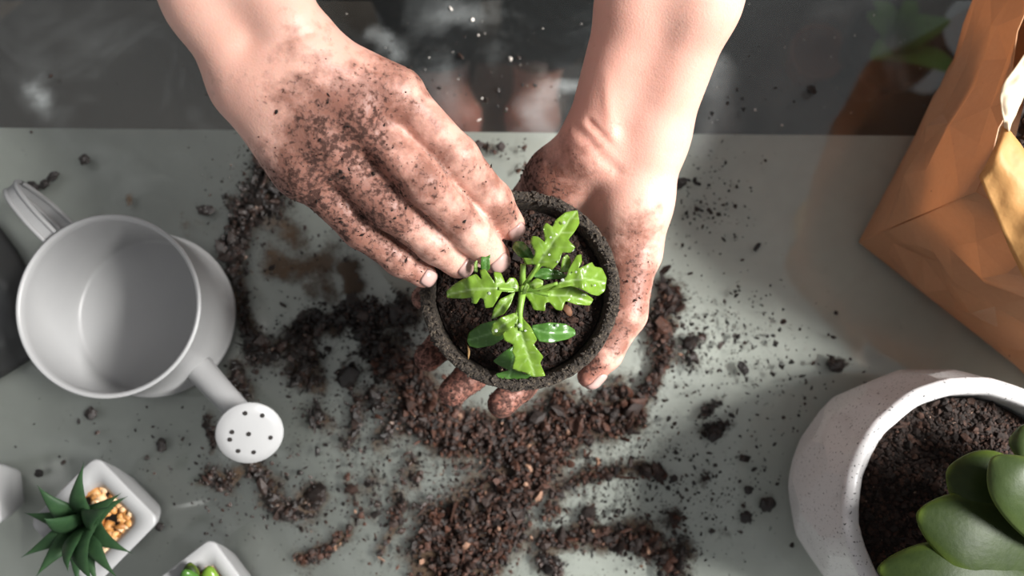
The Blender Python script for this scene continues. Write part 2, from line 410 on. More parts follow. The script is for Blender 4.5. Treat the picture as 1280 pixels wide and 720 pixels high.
# ------------------------------------------------------------------ soil layout shared by film and crumbs
# (plan points, half width px, amount, height mm, wet)
STROKES = [
    ([(335, 205), (318, 240), (306, 285)], 20, 0.95, 7, 1), ([(345, 235), (330, 262)], 22, 0.8, 4, 1), ([(290, 258), (310, 262)], 11, 0.9, 4, 1),
    ([(306, 285), (298, 320), (303, 360), (310, 400), (318, 448)], 14, 0.95, 6, 1), ([(270, 308), (296, 316)], 9, 0.9, 3, 1), ([(318, 420), (322, 445), (340, 440)], 15, 0.95, 4, 1),
    ([(362, 425), (400, 408), (445, 396), (490, 398), (520, 378)], 14, 0.95, 6, 1), ([(376, 415), (378, 450), (386, 478)], 17, 0.95, 6, 1),
    ([(397, 520), (397, 522)], 13, 0.95, 4, 1), ([(450, 395), (470, 430), (490, 460)], 17, 0.8, 5, 1), ([(466, 490), (468, 494)], 11, 0.9, 3, 1),
    ([(484, 440), (505, 478), (520, 510), (545, 535)], 22, 0.95, 8, 0), ([(500, 520), (480, 560)], 13, 0.45, 3, 1),
    ([(520, 460), (540, 500), (560, 530)], 22, 0.95, 8, 0), ([(500, 370), (512, 392)], 12, 0.5, 2, 1), ([(500, 420), (515, 440)], 12, 0.5, 2, 1),
    ([(535, 530), (580, 552), (640, 560), (690, 548), (740, 530), (790, 518)], 24, 1.0, 9, 0), ([(575, 520), (620, 535), (680, 530)], 16, 0.8, 6, 0),
    ([(700, 500), (705, 530)], 20, 0.9, 6, 0), ([(768, 470), (772, 510)], 14, 0.6, 4, 0), ([(790, 518), (815, 490), (828, 450), (832, 410), (834, 372)], 15, 0.95, 6, 0),
    ([(834, 350), (838, 372), (848, 378)], 14, 0.95, 4, 0), ([(690, 560), (650, 600), (615, 640)], 28, 1.0, 10, 0), ([(615, 640), (590, 670), (565, 715), (560, 740)], 40, 0.95, 10, 0),
    ([(545, 650), (540, 700)], 18, 0.95, 6, 0), ([(640, 650), (625, 700)], 15, 0.7, 4, 0), ([(715, 606), (735, 596), (770, 590), (826, 588)], 8, 0.8, 3, 0),
    ([(700, 605), (695, 640)], 9, 0.6, 2, 0), ([(685, 668), (725, 668), (770, 672), (805, 680), (830, 700), (850, 725)], 11, 0.95, 5, 0), ([(790, 668), (820, 680)], 14, 0.9, 5, 0),
    ([(853, 685), (848, 712)], 11, 0.95, 4, 1), ([(845, 645), (840, 650)], 9, 0.6, 2, 0), ([(735, 640), (730, 650)], 9, 0.8, 3, 0),
    ([(680, 695), (690, 715)], 13, 0.8, 4, 1), ([(252, 598), (280, 608), (300, 600)], 9, 0.85, 3, 1), ([(318, 585), (335, 600), (340, 615)], 12, 0.9, 4, 1),
    ([(335, 625), (355, 640), (378, 632), (400, 615)], 12, 0.95, 4, 1), ([(375, 698), (400, 692), (428, 672)], 9, 0.85, 3, 0), ([(430, 668), (445, 640)], 6, 0.4, 2, 0),
    ([(440, 455), (448, 490), (440, 540), (432, 560)], 6, 0.7, 2, 1), ([(492, 620), (488, 650), (482, 690)], 7, 0.65, 2, 0), ([(516, 575), (520, 600)], 8, 0.5, 2, 1), ([(434, 595), (450, 660)], 6, 0.3, 2, 0),
    ([(293, 462), (300, 490)], 9, 0.85, 3, 1), ([(265, 512), (256, 535), (262, 565)], 6, 0.6, 2, 1), ([(470, 600), (460, 650)], 6, 0.3, 1, 1), ([(495, 620), (496, 630)], 7, 0.8, 2, 1),
    ([(858, 425), (880, 425)], 9, 0.7, 3, 1), ([(862, 440), (866, 448)], 8, 0.7, 2, 1), ([(876, 520), (900, 500)], 7, 0.5, 2, 1), ([(885, 540), (905, 530)], 7, 0.5, 2, 1),
    ([(890, 590), (880, 600)], 6, 0.5, 2, 1), ([(1040, 456), (1056, 460)], 6, 0.9, 2, 1), ([(655, 165), (650, 210)], 6, 0.2, 1, 0), ([(600, 180), (628, 184)], 5, 0.5, 2, 0)]
SPARSE = [((560, 620), 90, 90, 420), ((900, 420), 75, 60, 260), ((880, 260), 50, 60, 130), ((860, 600), 110, 80, 330), ((440, 560), 90, 100, 420), ((780, 640), 80, 70, 240),
          ((300, 600), 110, 80, 150), ((380, 330), 80, 60, 60), ((980, 470), 80, 60, 90), ((500, 440), 60, 70, 160), ((700, 620), 160, 90, 260), ((640, 120), 420, 60, 140), ((160, 560), 120, 60, 50)]
FILM = [([(340, 270), (375, 300)], 20, 0.55), ([(345, 330), (375, 338), (405, 328)], 20, 0.75), ([(395, 345), (410, 370)], 14, 0.6), ([(436, 340), (442, 362)], 11, 1.0), ([(415, 300), (430, 330)], 14, 0.35),
        ([(385, 362), (392, 372)], 9, 0.6), ([(165, 250), (168, 252)], 7, 0.6), ([(225, 270), (230, 280)], 9, 0.4)]
for pts_, hw_, am_, ht_, wet_ in STROKES: FILM.append((pts_, hw_ * 1.15, 0.75 * am_))
SMEAR = [([(905, 85), (895, 130), (872, 185)], 14, 0.45), ([(895, 100), (905, 150)], 20, 0.4), ([(690, 115), (660, 135), (675, 160)], 14, 0.25), ([(700, 110), (715, 112)], 10, 0.35), ([(45, 118), (60, 128)], 11, 0.5),
         ([(990, 60), (960, 120)], 30, 0.16), ([(470, 35), (495, 70)], 9, 0.35), ([(560, 20), (590, 15)], 18, 0.2), ([(1000, 110), (980, 60), (1040, 30)], 20, 0.14), ([(1110, 60), (1130, 110)], 12, 0.22), ([(950, 80), (1030, 130)], 40, 0.10)]
def poly_dist(q, pts):
    d = np.full(len(q), 1e9); pts = [np.array(p, float) for p in pts]
    for a, b in zip(pts[:-1], pts[1:]): d = np.minimum(d, seg_d(q, a, b))
    return d
def warp(x, y):
    """hand-dragged irregularity of the spill, plan px"""
    n = mnoise.noise
    return (13 * n((x * .021, y * .021, 1.1)) + 8 * n((x * .07, y * .07, 2.3)), 13 * n((x * .021, y * .021, 7.7)) + 8 * n((x * .07, y * .07, 9.2)))
def field(XY, strokes):
    yc = XY[:, 1] * ct - CAM_Z * st; zc = XY[:, 1] * st + CAM_Z * ct
    q = np.column_stack([640 + FPX * XY[:, 0] / zc, 360 - FPX * yc / zc, np.zeros(len(XY))])
    q[:, :2] -= np.array([warp(x, y) for x, y in q[:, :2]])
    out = np.zeros(len(XY))
    for pts, hw, am in strokes:
        w = [np.array([*p, 0.0]) for p in pts]
        out = np.maximum(out, am * np.exp(-(poly_dist(q, w) / hw) ** 2))
    return out

# ================================================================== TABLE
table = tag(empty('glass_table', (0, -0.1, FLOOR_Z)), 'glass table with grey-green painted panel beneath the soil-strewn clear top', 'table')
TX, TY0, TY1 = 0.72, -0.50, 0.326
nx, ny = 420, 240
gx, gy = np.meshgrid(np.linspace(-TX, TX, nx), np.linspace(TY0, TY1, ny), indexing='ij')
XY = np.column_stack([gx.ravel(), gy.ravel()])
fd, sm = field(XY, FILM), field(XY, SMEAR)
fd += 0.18 * np.exp(-(((XY[:, 0] + 0.02) / 0.22) ** 2 + ((XY[:, 1] + 0.10) / 0.16) ** 2))
fd = np.where(XY[:, 1] > P(0, 168)[1], fd * 0.25, fd)
V = np.column_stack([XY, np.zeros(len(XY))]); n0 = len(V)
i, j = np.meshgrid(np.arange(nx - 1), np.arange(ny - 1), indexing='ij'); a = (i * ny + j).ravel()
F = np.stack([a, a + ny, a + ny + 1, a + 1], 1).tolist()
V2 = [(-TX, TY0, -0.006), (TX, TY0, -0.006), (TX, TY1, -0.006), (-TX, TY1, -0.006)]
bot = [(k + n0) for k in range(4)]
F.append((bot[0], bot[3], bot[2], bot[1]))
ring = lambda s: s
F.append(tuple([bot[0], bot[1]] + [k * ny for k in range(nx - 1, -1, -1)]))
F.append(tuple([bot[2], bot[3]] + [k * ny + ny - 1 for k in range(nx)]))
F.append(tuple([bot[1], bot[2]] + [(nx - 1) * ny + k for k in range(ny - 1, -1, -1)]))
F.append(tuple([bot[3], bot[0]] + [k for k in range(ny)]))
def under(o, par):           # parent and keep the world place
    o.parent = par; o.matrix_parent_inverse = Matrix.Translation(par.location).inverted() if par.rotation_euler.z == 0 else par.matrix_basis.inverted(); return o
top = under(mesh_np('glass_top', np.concatenate([V, V2]), F, M['glass'], None, False, {'dirt': np.append(fd, [0] * 4), 'smear': np.append(sm, [0] * 4)}), table)
yl, yr = P(0, 160, -.0065)[1], P(1280, 171, -.0065)[1]
sl = (yr - yl) / (P(1280, 165)[0] - P(0, 165)[0]); ym = (yl + yr) / 2
bm = bmesh.new()
cs = [(-TX + .02, TY0 + .02), (TX - .02, TY0 + .02), (TX - .02, ym + sl * TX), (-TX + .02, ym - sl * TX)]
lo_ = [bm.verts.new((*c, -0.016)) for c in cs]; hi_ = [bm.verts.new((*c, -0.0065)) for c in cs]
bm.faces.new(lo_[::-1]); bm.faces.new(hi_)
for k in range(4): bm.faces.new((lo_[k], lo_[(k + 1) % 4], hi_[(k + 1) % 4], hi_[k]))
under(bm_obj('painted_panel', bm, M['panel'], None, False), table)
bm = bmesh.new()
cs = [(-TX + .02, ym - sl * TX + .0004), (TX - .02, ym + sl * TX + .0004), (TX - .02, TY1 - .028), (-TX + .02, TY1 - .028)]
lo_ = [bm.verts.new((*c, -0.012)) for c in cs]; hi_ = [bm.verts.new((*c, -0.0068)) for c in cs]
bm.faces.new(lo_[::-1]); bm.faces.new(hi_)
for k in range(4): bm.faces.new((lo_[k], lo_[(k + 1) % 4], hi_[(k + 1) % 4], hi_[k]))
under(bm_obj('dimming_panel', bm, M['dimming'], None, False), table)  # dark sheet added to dim the feet and floor below the clear strip
for lo, hi in (((-TX, TY1 - 0.028, -0.04), (TX, TY1, -0.0065)), ((-TX, TY0, -0.045), (TX, TY0 + 0.02, -0.0065)), ((-TX, TY0 + .02, -0.045), (-TX + .02, TY1 - .028, -0.0065)), ((TX - .02, TY0 + .02, -0.045), (TX, TY1 - .028, -0.0065))):
    under(boxo('frame_rail', lo, hi, M['rail'], None, 0.002), table)
for sx in (-1, 1):
    for y in (TY0 + 0.02, TY1 - 0.02):
        under(boxo('table_leg', (sx * (TX - .02) - .018, y - .018, FLOOR_Z), (sx * (TX - .02) + .018, y + .018, -0.045), M['rail'], None, 0.003), table)

# ================================================================== HANDS AND BODY
def chain(js): return [(P(*j[:3]), j[3]) for j in js]
class Limb:
    cut = None
    def __init__(s, palm, k_palm, fingers, k_web, bumps):
        s.palm, s.kp, s.fingers, s.kw, s.bumps = palm, k_palm, fingers, k_web, bumps
    def __call__(s, p):
        f = None
        for a, b, ra, rb in s.palm:
            d = cone(p, a, b, ra, rb); f = d if f is None else smin(f, d, s.kp)
        out = f
        for ch in s.fingers:
            g = None
            for (a, ra), (b, rb) in zip(ch[:-1], ch[1:]):
                d = cone(p, a, b, ra, rb); g = d if g is None else smin(g, d, 0.004)
            out = smin(out, smin(f, g, s.kw), 0.0030)
        if s.cut is not None: out = np.maximum(out, s.cut(p))
        for pts, wd, dep in s.bumps:
            out = out + dep * np.exp(-(poly_dist(p, pts) / wd) ** 2)
        return out
mm = 0.001
# -- right hand (knuckles up, pressing the soil)
R_index = chain([(497, 118, .238, .0112), (572, 196, .229, .0099), (617, 250, .208, .0090), (637, 281, .195, .0080)])
R_middle = chain([(452, 148, .240, .0118), (530, 229, .232, .0104), (589, 290, .209, .0095), (617, 321, .195, .0084)])
R_ring = chain([(412, 185, .236, .0115), (487, 261, .223, .0099), (545, 307, .205, .0090), (573, 329, .194, .0079)])
R_pinky = chain([(382, 217, .228, .0110), (450, 287, .212, .0088), (500, 325, .199, .0079), (529, 343, .192, .0069)])
R_thumb = chain([(405, 95, .232, .014), (480, 160, .208, .0115), (550, 232, .199, .0095), (590, 280, .193, .0085)])
wr_l, wr_r = P(311, 98, .240), P(374, 66, .246)
fa_l, fa_r = P(259, 0, .262), P(326, -32, .268)
R_dir = ((fa_l + fa_r) / 2 - (wr_l + wr_r) / 2); R_dir /= np.linalg.norm(R_dir)
R_elbow = (wr_l + wr_r) / 2 + R_dir * 0.235
SH_R, SH_L = np.array([-.175, .50, .56]), np.array([.175, .50, .56])
R_mid = R_elbow + (SH_R - R_elbow) * 0.35
palm_R = [(wr_l, fa_l, .0152, .0160), (wr_r, fa_r, .0150, .0158), (fa_l, R_elbow, .0160, .034), (fa_r, R_elbow, .0158, .034), (R_elbow, R_mid, .036, .040),
          (P(392, 74, .247), R_index[0][0], .0135, .0112), (P(370, 86, .247), R_middle[0][0], .0140, .0118), (P(345, 102, .244), R_ring[0][0], .0140, .0115), (P(322, 120, .238), R_pinky[0][0], .0135, .0110),
          (P(338, 150, .226), P(372, 205, .222), .0125, .0115), (wr_l, P(345, 102, .243), .0150, .0138), (wr_r, P(385, 78, .247), .0150, .0135)]
def lift(ch, i, dz): return ch[i][0] + np.array([0, 0, dz])
bumps_R = []
for ch in (R_index, R_middle, R_ring, R_pinky):
    k = lift(ch, 0, ch[0][1]); bumps_R.append(([k, k + (ch[1][0] - ch[0][0]) * .06], .008, -0.0024))       # knuckle
    k = lift(ch, 1, ch[1][1] * .9); bumps_R.append(([k, k], .007, -0.0010))
    k = lift(ch, 2, ch[2][1] * .9); bumps_R.append(([k, k], .005, -0.0004))
    for i, rr in ((1, .9), (2, .9)):                                                                   # creases over the joints
        ax = ch[i + 1][0] - ch[i - 1][0]; ax /= np.linalg.norm(ax); side = np.cross(ax, [0, 0, 1.0]); side /= np.linalg.norm(side)
        for s_ in (-1.6, -.3, 1.0, 2.2) if i == 1 else (-1.0, .3):
            c = lift(ch, i, ch[i][1]) + ax * s_ * 0.0018
            bumps_R.append(([c - side * .005, c + side * .005], .0007, 0.0006))
for ch, q in ((R_index, (400, 80, .262)), (R_middle, (375, 90, .262)), (R_ring, (352, 104, .258)), (R_pinky, (335, 122, .251))):
    bumps_R.append(([P(*q), lift(ch, 0, ch[0][1])], .0035, -0.0011))                                    # tendons
for a_, b_ in (((475, 150), (500, 178)), ((432, 185), (458, 215)), ((397, 215), (420, 240))):             # hollows between the knuckles
    bumps_R.append(([P(*a_, .249), P(*b_, .243)], .007, 0.0028))
bumps_R.append(([P(325, 75, .262), P(352, 52, .268), P(385, 42, .266), P(412, 50, .255)], .0016, 0.0009))   # fold at the wrist
bumps_R.append(([P(300, 92, .255), P(312, 98, .256)], .011, -0.0030))                                  # ulna head
arm_R = Limb(palm_R, 0.011, [R_index, R_middle, R_ring, R_pinky, R_thumb], 0.006, bumps_R)

# -- left hand (palm up under the pot)
L_index = chain([(727, 380, .100, .0112), (690, 440, .095, .0100), (650, 482, .099, .0092), (627, 505, .106, .0085)])
L_middle = chain([(690, 356, .098, .0115), (630, 425, .093, .0102), (590, 468, .098, .0095), (566, 490, .105, .0086)])
L_ring = chain([(660, 326, .099, .0112), (592, 390, .094, .0100), (555, 428, .099, .0092), (535, 447, .106, .0084)])
L_pinky = chain([(648, 290, .104, .0105), (582, 338, .098, .0090), (548, 360, .102, .0082), (530, 372, .109, .0076)])
L_thumb = chain([(786, 240, .156, .0175), (791, 320, .148, .0138), (783, 392, .145, .0112), (757, 442, .143, .0090), (737, 470, .141, .0070)])
lw_l, lw_r = P(744, 184, .166), P(812, 170, .170)
lf_l, lf_r = P(799, 0, .208), P(873, 0, .214)
L_dir = ((lf_l + lf_r) / 2 - (lw_l + lw_r) / 2); L_dir /= np.linalg.norm(L_dir)
L_elbow = (lw_l + lw_r) / 2 + L_dir * 0.245
L_mid = L_elbow + (SH_L - L_elbow) * 0.35
palm_L = [(lw_l, lf_l, .0160, .0180), (lw_r, lf_r, .0175, .0180), (lf_l, L_elbow, .0180, .036), (lf_r, L_elbow, .0180, .036), (L_elbow, L_mid, .037, .041),
          (lw_r, P(792, 250, .155), .0175, .0180), (P(792, 250, .155), P(785, 310, .142), .0180, .0165), (lw_l, P(700, 222, .146), .0160, .0150), (P(700, 222, .146), P(665, 262, .118), .0150, .0130),
          (P(765, 225, .145), L_index[0][0], .0150, .0115), (P(745, 230, .140), L_middle[0][0], .0150, .0115), (P(720, 230, .138), L_ring[0][0], .0140, .0112), (P(700, 232, .135), L_pinky[0][0], .0140, .0105),
          (P(785, 310, .140), L_index[0][0], .0130, .0110)]
bumps_L = [([P(716, 160, .186), P(735, 175, .188), P(752, 196, .186), P(770, 214, .181)], .0024, 0.0022),
           ([P(736, 152, .190), P(755, 172, .190), P(772, 190, .188), P(790, 200, .188)], .0015, 0.0020),
           ([P(745, 205, .170), P(752, 240, .160)], .007, 0.0012),
           ([P(755, 100, .207), P(765, 170, .190)], .004, -0.0012), ([P(790, 90, .215), P(785, 160, .195)], .006, 0.0012),
           ([P(690, 195, .166), P(688, 225, .160)], .0020, 0.0014), ([P(702, 190, .168), P(702, 225, .162)], .0016, 0.0008)]
for i in (1, 2):
    c = lift(L_thumb, i, L_thumb[i][1])
    for s_ in (-.003, 0, .003): bumps_L.append(([c + np.array([-.008, s_, 0]), c + np.array([.010, s_ - .002, -.003])], .0008, 0.0006))
arm_L = Limb(palm_L, 0.012, [L_index, L_middle, L_ring, L_pinky, L_thumb], 0.006, bumps_L)
def pot_press(p):            # the palm and thumb flatten against the pot they hold
    c_ = P(650, 362, .182); rho = np.hypot(p[:, 0] - c_[0], p[:, 1] - c_[1])
    return np.minimum(.0430 + (p[:, 2] - .118) * .161 - rho, p[:, 2] - .1156)
arm_L.cut = pot_press

# -- rest of the body (coarser; stands behind the table)
HEAD = np.array([0, .435, .80])
foot = {-1: (P(572, 185, -.72), P(548, 40, -.70)), 1: (P(664, 185, -.72), P(676, 40, -.70))}
def body_f(p):
    C = lambda a, b, ra, rb: cone(p, np.array(a, float), np.array(b, float), ra, rb)
    f = C((-.06, .56, .10), (.06, .56, .10), .125, .125)
    for d in (C((-.045, .56, .28), (.045, .56, .28), .105, .105), C((-.07, .54, .44), (.07, .54, .44), .105, .105), C(SH_R, SH_L, .055, .055), C((0, .52, .58), (0, .47, .70), .055, .05)):
        f = smin(f, d, .06)
    h = ellip(p, HEAD, (.073, .092, .112)); h = smin(h, ellip(p, HEAD + [0, -.035, -.045], (.052, .055, .065)), .03)
    h = smin(h, C(HEAD + [0, -.085, .0], HEAD + [0, -.104, -.028], .008, .012), .012)          # nose
    for s_ in (-1, 1):
        h = smin(h, ellip(p, HEAD + [s_ * .075, .01, -.015], (.010, .018, .030)), .01)          # ears
        h = -smin(-h, np.linalg.norm(p - (HEAD + [s_ * .031, -.098, .008]), axis=1) - .012, .01)  # eye sockets
        h = smin(h, np.linalg.norm(p - (HEAD + [s_ * .031, -.082, .006]), axis=1) - .012, .004)
    h = smin(h, C(HEAD + [-.018, -.086, -.060], HEAD + [.018, -.086, -.060], .006, .006), .006)   # lips
    f = smin(f, h, .03)
    for sh, mid in ((SH_R, R_mid), (SH_L, L_mid)): f = smin(f, cone(p, sh, mid, .052, .041), .05)
    legs = None
    for s_ in (-1, 1):
        toe, heel = foot[s_]; ank = heel + np.array([0, -.03, .05])
        hip = np.array([s_ * .085, .56, .06]); kn = np.array([s_ * .06 + ank[0] * .4, ank[1] * .6 + .56 * .4 - .03, -.30])
        leg = smin(smin(cone(p, hip, kn, .085, .055), cone(p, kn, ank, .054, .036), .04), cone(p, ank, heel + [0, 0, .0], .034, .034), .03)
        ball = toe + (heel - toe) * .28 + [0, 0, -.004]
        leg = smin(leg, cone(p, heel + (toe - heel) * .25 + [0, 0, .008], ball, .036, .030), .03)
        ball2 = ball + np.array([s_ * .018, -.004, -.004]); ball1 = ball + np.array([-s_ * .018, 0, 0])
        leg = smin(leg, cone(p, ball1, ball2, .026, .020), .02)
        for k in range(5):
            q = ball + np.array([-s_ * (.030 - .015 * k), -.035 + .006 * k, -.008]); leg = smin(leg, cone(p, ball + np.array([-s_ * (.024 - .012 * k), 0, -.008]), q, .012, .013 if k == 0 else .0095), .008)
        legs = leg if legs is None else np.minimum(legs, leg)
    f = smin(f, legs, .04)
    f = np.maximum(f, -(p[:, 2] - FLOOR_Z - 0.001))
    return f
parts = []
RED = [(foot[-1][0], .14, 1.2), (foot[1][0], .14, 1.2), (P(480, 220, .235), .05, .30), (P(800, 330, .15), .03, .35), (P(780, 60, .2), .05, .45), (P(720, 150, .18), .04, .6), (P(520, 165, .24), .03, .35), (P(450, 120, .245), .03, .5), (P(640, 290, .19), .014, .9), (P(620, 328, .19), .014, .9), (P(578, 332, .19), .013, .9), (P(533, 346, .19), .012, .9), (P(310, 115, .24), .05, .35),
       (P(740, 470, .14), .016, 1.0), (P(790, 370, .15), .02, .5), (P(750, 100, .20), .05, .5), (P(735, 190, .17), .04, .55), (P(690, 210, .15), .03, .6), (P(627, 505, .1), .03, .8), (P(566, 490, .1), .03, .8), (P(535, 447, .1), .03, .8)]  # skin flush; also paints shade on the left forearm and the feet
DIRT_SHADE = [(P(430, 180, .25), .030, 1.15), (P(385, 235, .235), .026, 1.2), (P(470, 120, .25), .026, .75), (P(400, 130, .25), .030, .7), (P(350, 200, .225), .020, 1.1), (P(480, 255, .23), .026, .95), (P(530, 225, .235), .020, .80), (P(565, 268, .22), .014, .75),
        (P(590, 205, .225), .018, .70), (P(445, 270, .22), .022, 1.1), (P(500, 320, .2), .018, .8), (P(430, 230, .24), .02, 1.1), (P(628, 262, .205), .013, .90), (P(470, 300, .21), .024, 1.0), (P(545, 300, .205), .016, .8), (P(600, 300, .2), .012, .55), (P(545, 150, .235), .018, .45), (P(515, 340, .195), .014, .5), (P(520, 100, .24), .016, .8),
        (P(665, 215, .15), .016, 1.3), (P(690, 235, .16), .018, .85), (P(790, 350, .16), .020, .85), (P(765, 420, .155), .018, .80), (P(795, 300, .165), .018, .6), (P(740, 455, .15), .010, 1.0), (P(770, 300, .16), .016, .5), (P(720, 200, .18), .020, .45), (P(640, 240, .12), .02, 1.2), (P(800, 385, .15), .012, .6),
        (P(627, 500, .1), .04, 1.3), (P(566, 485, .1), .04, 1.3), (P(535, 440, .1), .04, 1.3), (P(525, 365, .1), .03, 1.3), (P(738, 470, .14), .008, 1.1)]  # fingertips under the pot: earth laid on thick to paint its shadow
def blobs(V, L):
    o = np.zeros(len(V))
    for c, r, a in L:
        d2 = ((V - c) ** 2).sum(1); m = d2 < (3 * r) ** 2
        o[m] = np.maximum(o[m], a * np.exp(-d2[m] / (r * r))) + 0.12 * a * np.exp(-d2[m] / (r * r))
    return np.clip(o, 0, 1.3)
def bounds(limb, pad=.03):
    pts = [q for a, b, *_ in limb.palm for q in (a, b)] + [q for c in limb.fingers for q, _ in c]
    rmax = .045; pts = np.array(pts); return pts.min(0) - rmax, pts.max(0) + rmax
hand_meshes = []
for limb in (arm_R, arm_L):
    lo, hi = bounds(limb)
    V, F = surface_net(limb, lo, hi, 0.0013)
    hand_meshes.append((V, F))
    parts.append((V, F, np.zeros(len(V))))
Vb, Fb = surface_net(body_f, (-.36, .26, FLOOR_Z - .02), (.36, .75, .96), 0.0075)
parts.append((Vb, Fb, np.zeros(len(Vb))))
V, F, _ = join_np(parts)
person = mesh_np('person', V, F, M['skin'], None, True, {'dirt': blobs(V, DIRT_SHADE), 'red': blobs(V, RED)})
tag(person, 'person in dark clothes, soil-smeared hands cradling the peat pot and pressing its soil', 'person')

# nails
def nail(limb, tip, back, up, wdt, lng, shift=0.0):
    ax = tip - back; ax /= np.linalg.norm(ax); up = np.array(up, float); up -= ax * (up @ ax); up /= np.linalg.norm(up); sd = np.cross(ax, up)
    c = tip + ax * shift
    nu, nv = 13, 11; uu, vv = np.meshgrid(np.linspace(-1, 1, nu), np.linspace(-1, 1, nv), indexing='ij')
    r = np.maximum(np.abs(uu), np.abs(vv)); l4 = (np.abs(uu) ** 4 + np.abs(vv) ** 4) ** .25 + 1e-9; k = np.where(r > 0, r / l4, 1)
    u, v = uu * k, vv * k
    v = v * (1 - .10 * (u > 0) * u); base = c + (u * lng / 2)[..., None] * ax + (v * wdt / 2)[..., None] * sd
    p = (base + up * .016).reshape(-1, 3); tot = np.zeros(len(p))
    for _ in range(40):
        d = limb(p); step = np.clip(d, -.003, .003) * .7; p = p - up * step[:, None]; tot += step
        lim = tot > .0168; p[lim] += up * (tot[lim] - .0168)[:, None]; tot[lim] = .0168
    e = (l4 * 0 + np.maximum(np.abs(uu), np.abs(vv))).reshape(-1); p = p + up * (0.0006 - 0.0008 * e ** 6)[:, None]
    i, j = np.meshgrid(np.arange(nu - 1), np.arange(nv - 1), indexing='ij'); a = (i * nv + j).ravel()
    o = mesh_np('fingernail', p, np.stack([a, a + nv, a + nv + 1, a + 1], 1), M['nail'], person)
    mod(o, 'SOLIDIFY', thickness=.0005, offset=-1.0)
for ch, wd, ln, up in ((R_index, .0098, .0112, (.30, -.25, 1)), (R_middle, .0112, .0125, (.25, -.30, 1)), (R_ring, .0098, .0108, (.35, -.20, 1)), (R_pinky, .0086, .0100, (.25, -.25, 1))):
    nail(arm_R, ch[3][0], ch[2][0], up, wd, ln, .0028)
nail(arm_L, L_thumb[4][0], L_thumb[3][0], (.85, -.45, .35), .0095, .0120, .000)

# earth stuck to the hands
cr = []
dv = blobs(V, DIRT_SHADE)
nH = len(hand_meshes[0][0]) + len(hand_meshes[1][0])
pr = np.clip(dv[:nH] - .25, 0, None) ** 1.6; pr /= pr.sum()
ids = rng.choice(nH, 1900, p=pr); sz = np.exp(rng.normal(math.log(.00028), .45, len(ids)))
v_, f_, t_ = crumbs_np(V[ids], np.clip(sz, 0, .0016), rng.random(len(ids)) * .7, low=True)
ids2 = rng.choice(nH, 60, p=pr); c2 = crumbs_np(V[ids2], np.full(60, .0007), rng.random(60) * .6)
v_, f_, t_ = join_np([(v_, f_, t_), c2])
tag(mesh_np('soil_crumbs', v_, f_, M['soil'], person, False, {'tint': t_}), kind='stuff')

# clothes and hair
def shirt_f(p):
    f = cone(p, np.array([-.06, .56, .06]), np.array([.06, .56, .06]), .140, .140)
    for a, b, ra, rb in (((-.045, .56, .28), (.045, .56, .28), .125, .125), ((-.07, .54, .44), (.07, .54, .44), .122, .122), (SH_R, SH_L, .070, .070)):
        f = smin(f, cone(p, np.array(a, float), np.array(b, float), ra, rb), .06)
    for sh, mid, el in ((SH_R, R_mid, R_elbow), (SH_L, L_mid, L_elbow)):
        f = smin(f, cone(p, sh, mid + (el - mid) * .25, .068, .058), .05)
    f = np.maximum(f, -(p[:, 2] + .02)); return np.maximum(f, p[:, 2] - .625)
V_, F_ = surface_net(shirt_f, (-.36, .24, -.05), (.36, .75, .68), .008); mesh_np('t_shirt', V_, F_, M['shirt'], person)
def trous_f(p):
    f = cone(p, np.array([-.06, .56, .06]), np.array([.06, .56, .06]), .136, .136)
    for s_ in (-1, 1):
        toe, heel = foot[s_]; ank = heel + np.array([0, -.03, .05]); hip = np.array([s_ * .085, .56, .06]); kn = np.array([s_ * .06 + ank[0] * .4, ank[1] * .6 + .56 * .4 - .03, -.30])
        f = smin(f, smin(cone(p, hip, kn, .10, .072), cone(p, kn, ank + [0, 0, .03], .070, .058), .03), .03)
    f = f + .004 * np.sin(p[:, 2] * 60 + p[:, 0] * 40); f = np.maximum(f, -(p[:, 2] + .655)); return np.maximum(f, p[:, 2] - .03)
V_, F_ = surface_net(trous_f, (-.30, .26, -.70), (.30, .78, .06), .008); tr_o = mesh_np('trousers', V_, F_, M['trousers'], person)
def drape(f, a, b, d, n=18):
    out = []
    for k in range(n):
        p = np.array([a + (b - a) * k / (n - 1)]); p = p + d * .2
        for _ in range(30): p = p - d * np.clip(f(p), -.05, .05)[:, None] * .8
        out.append(Vector(p[0] + d * .001))
    return out
for s_ in (-1, 1):
    a = np.array([foot[s_][1][0] + s_ * .0, foot[s_][1][1] - .03, -.63]); b = np.array([s_ * .09, .54, -.05])
    dr = np.array([s_ * .93, -.36, 0]); dr /= np.linalg.norm(dr)
    st_ = tube('side_stripe', drape(trous_f, a, b, dr), .012, M['stripe'], tr_o, 8, .25, up=tuple(dr))
def hair_f(p):
    h = ellip(p, HEAD + [0, .012, .012], (.082, .098, .115)); h = smin(h, ellip(p, HEAD + [0, .095, .0], (.045, .04, .045)), .02)
    return np.maximum(h, -(p[:, 2] - (HEAD[2] - .02) + (p[:, 1] - HEAD[1]) * 1.1 + .02 * 0) * .67)
V_, F_ = surface_net(hair_f, HEAD - .17, HEAD + .17, .005); mesh_np('hair', V_, F_, M['hair'], person)

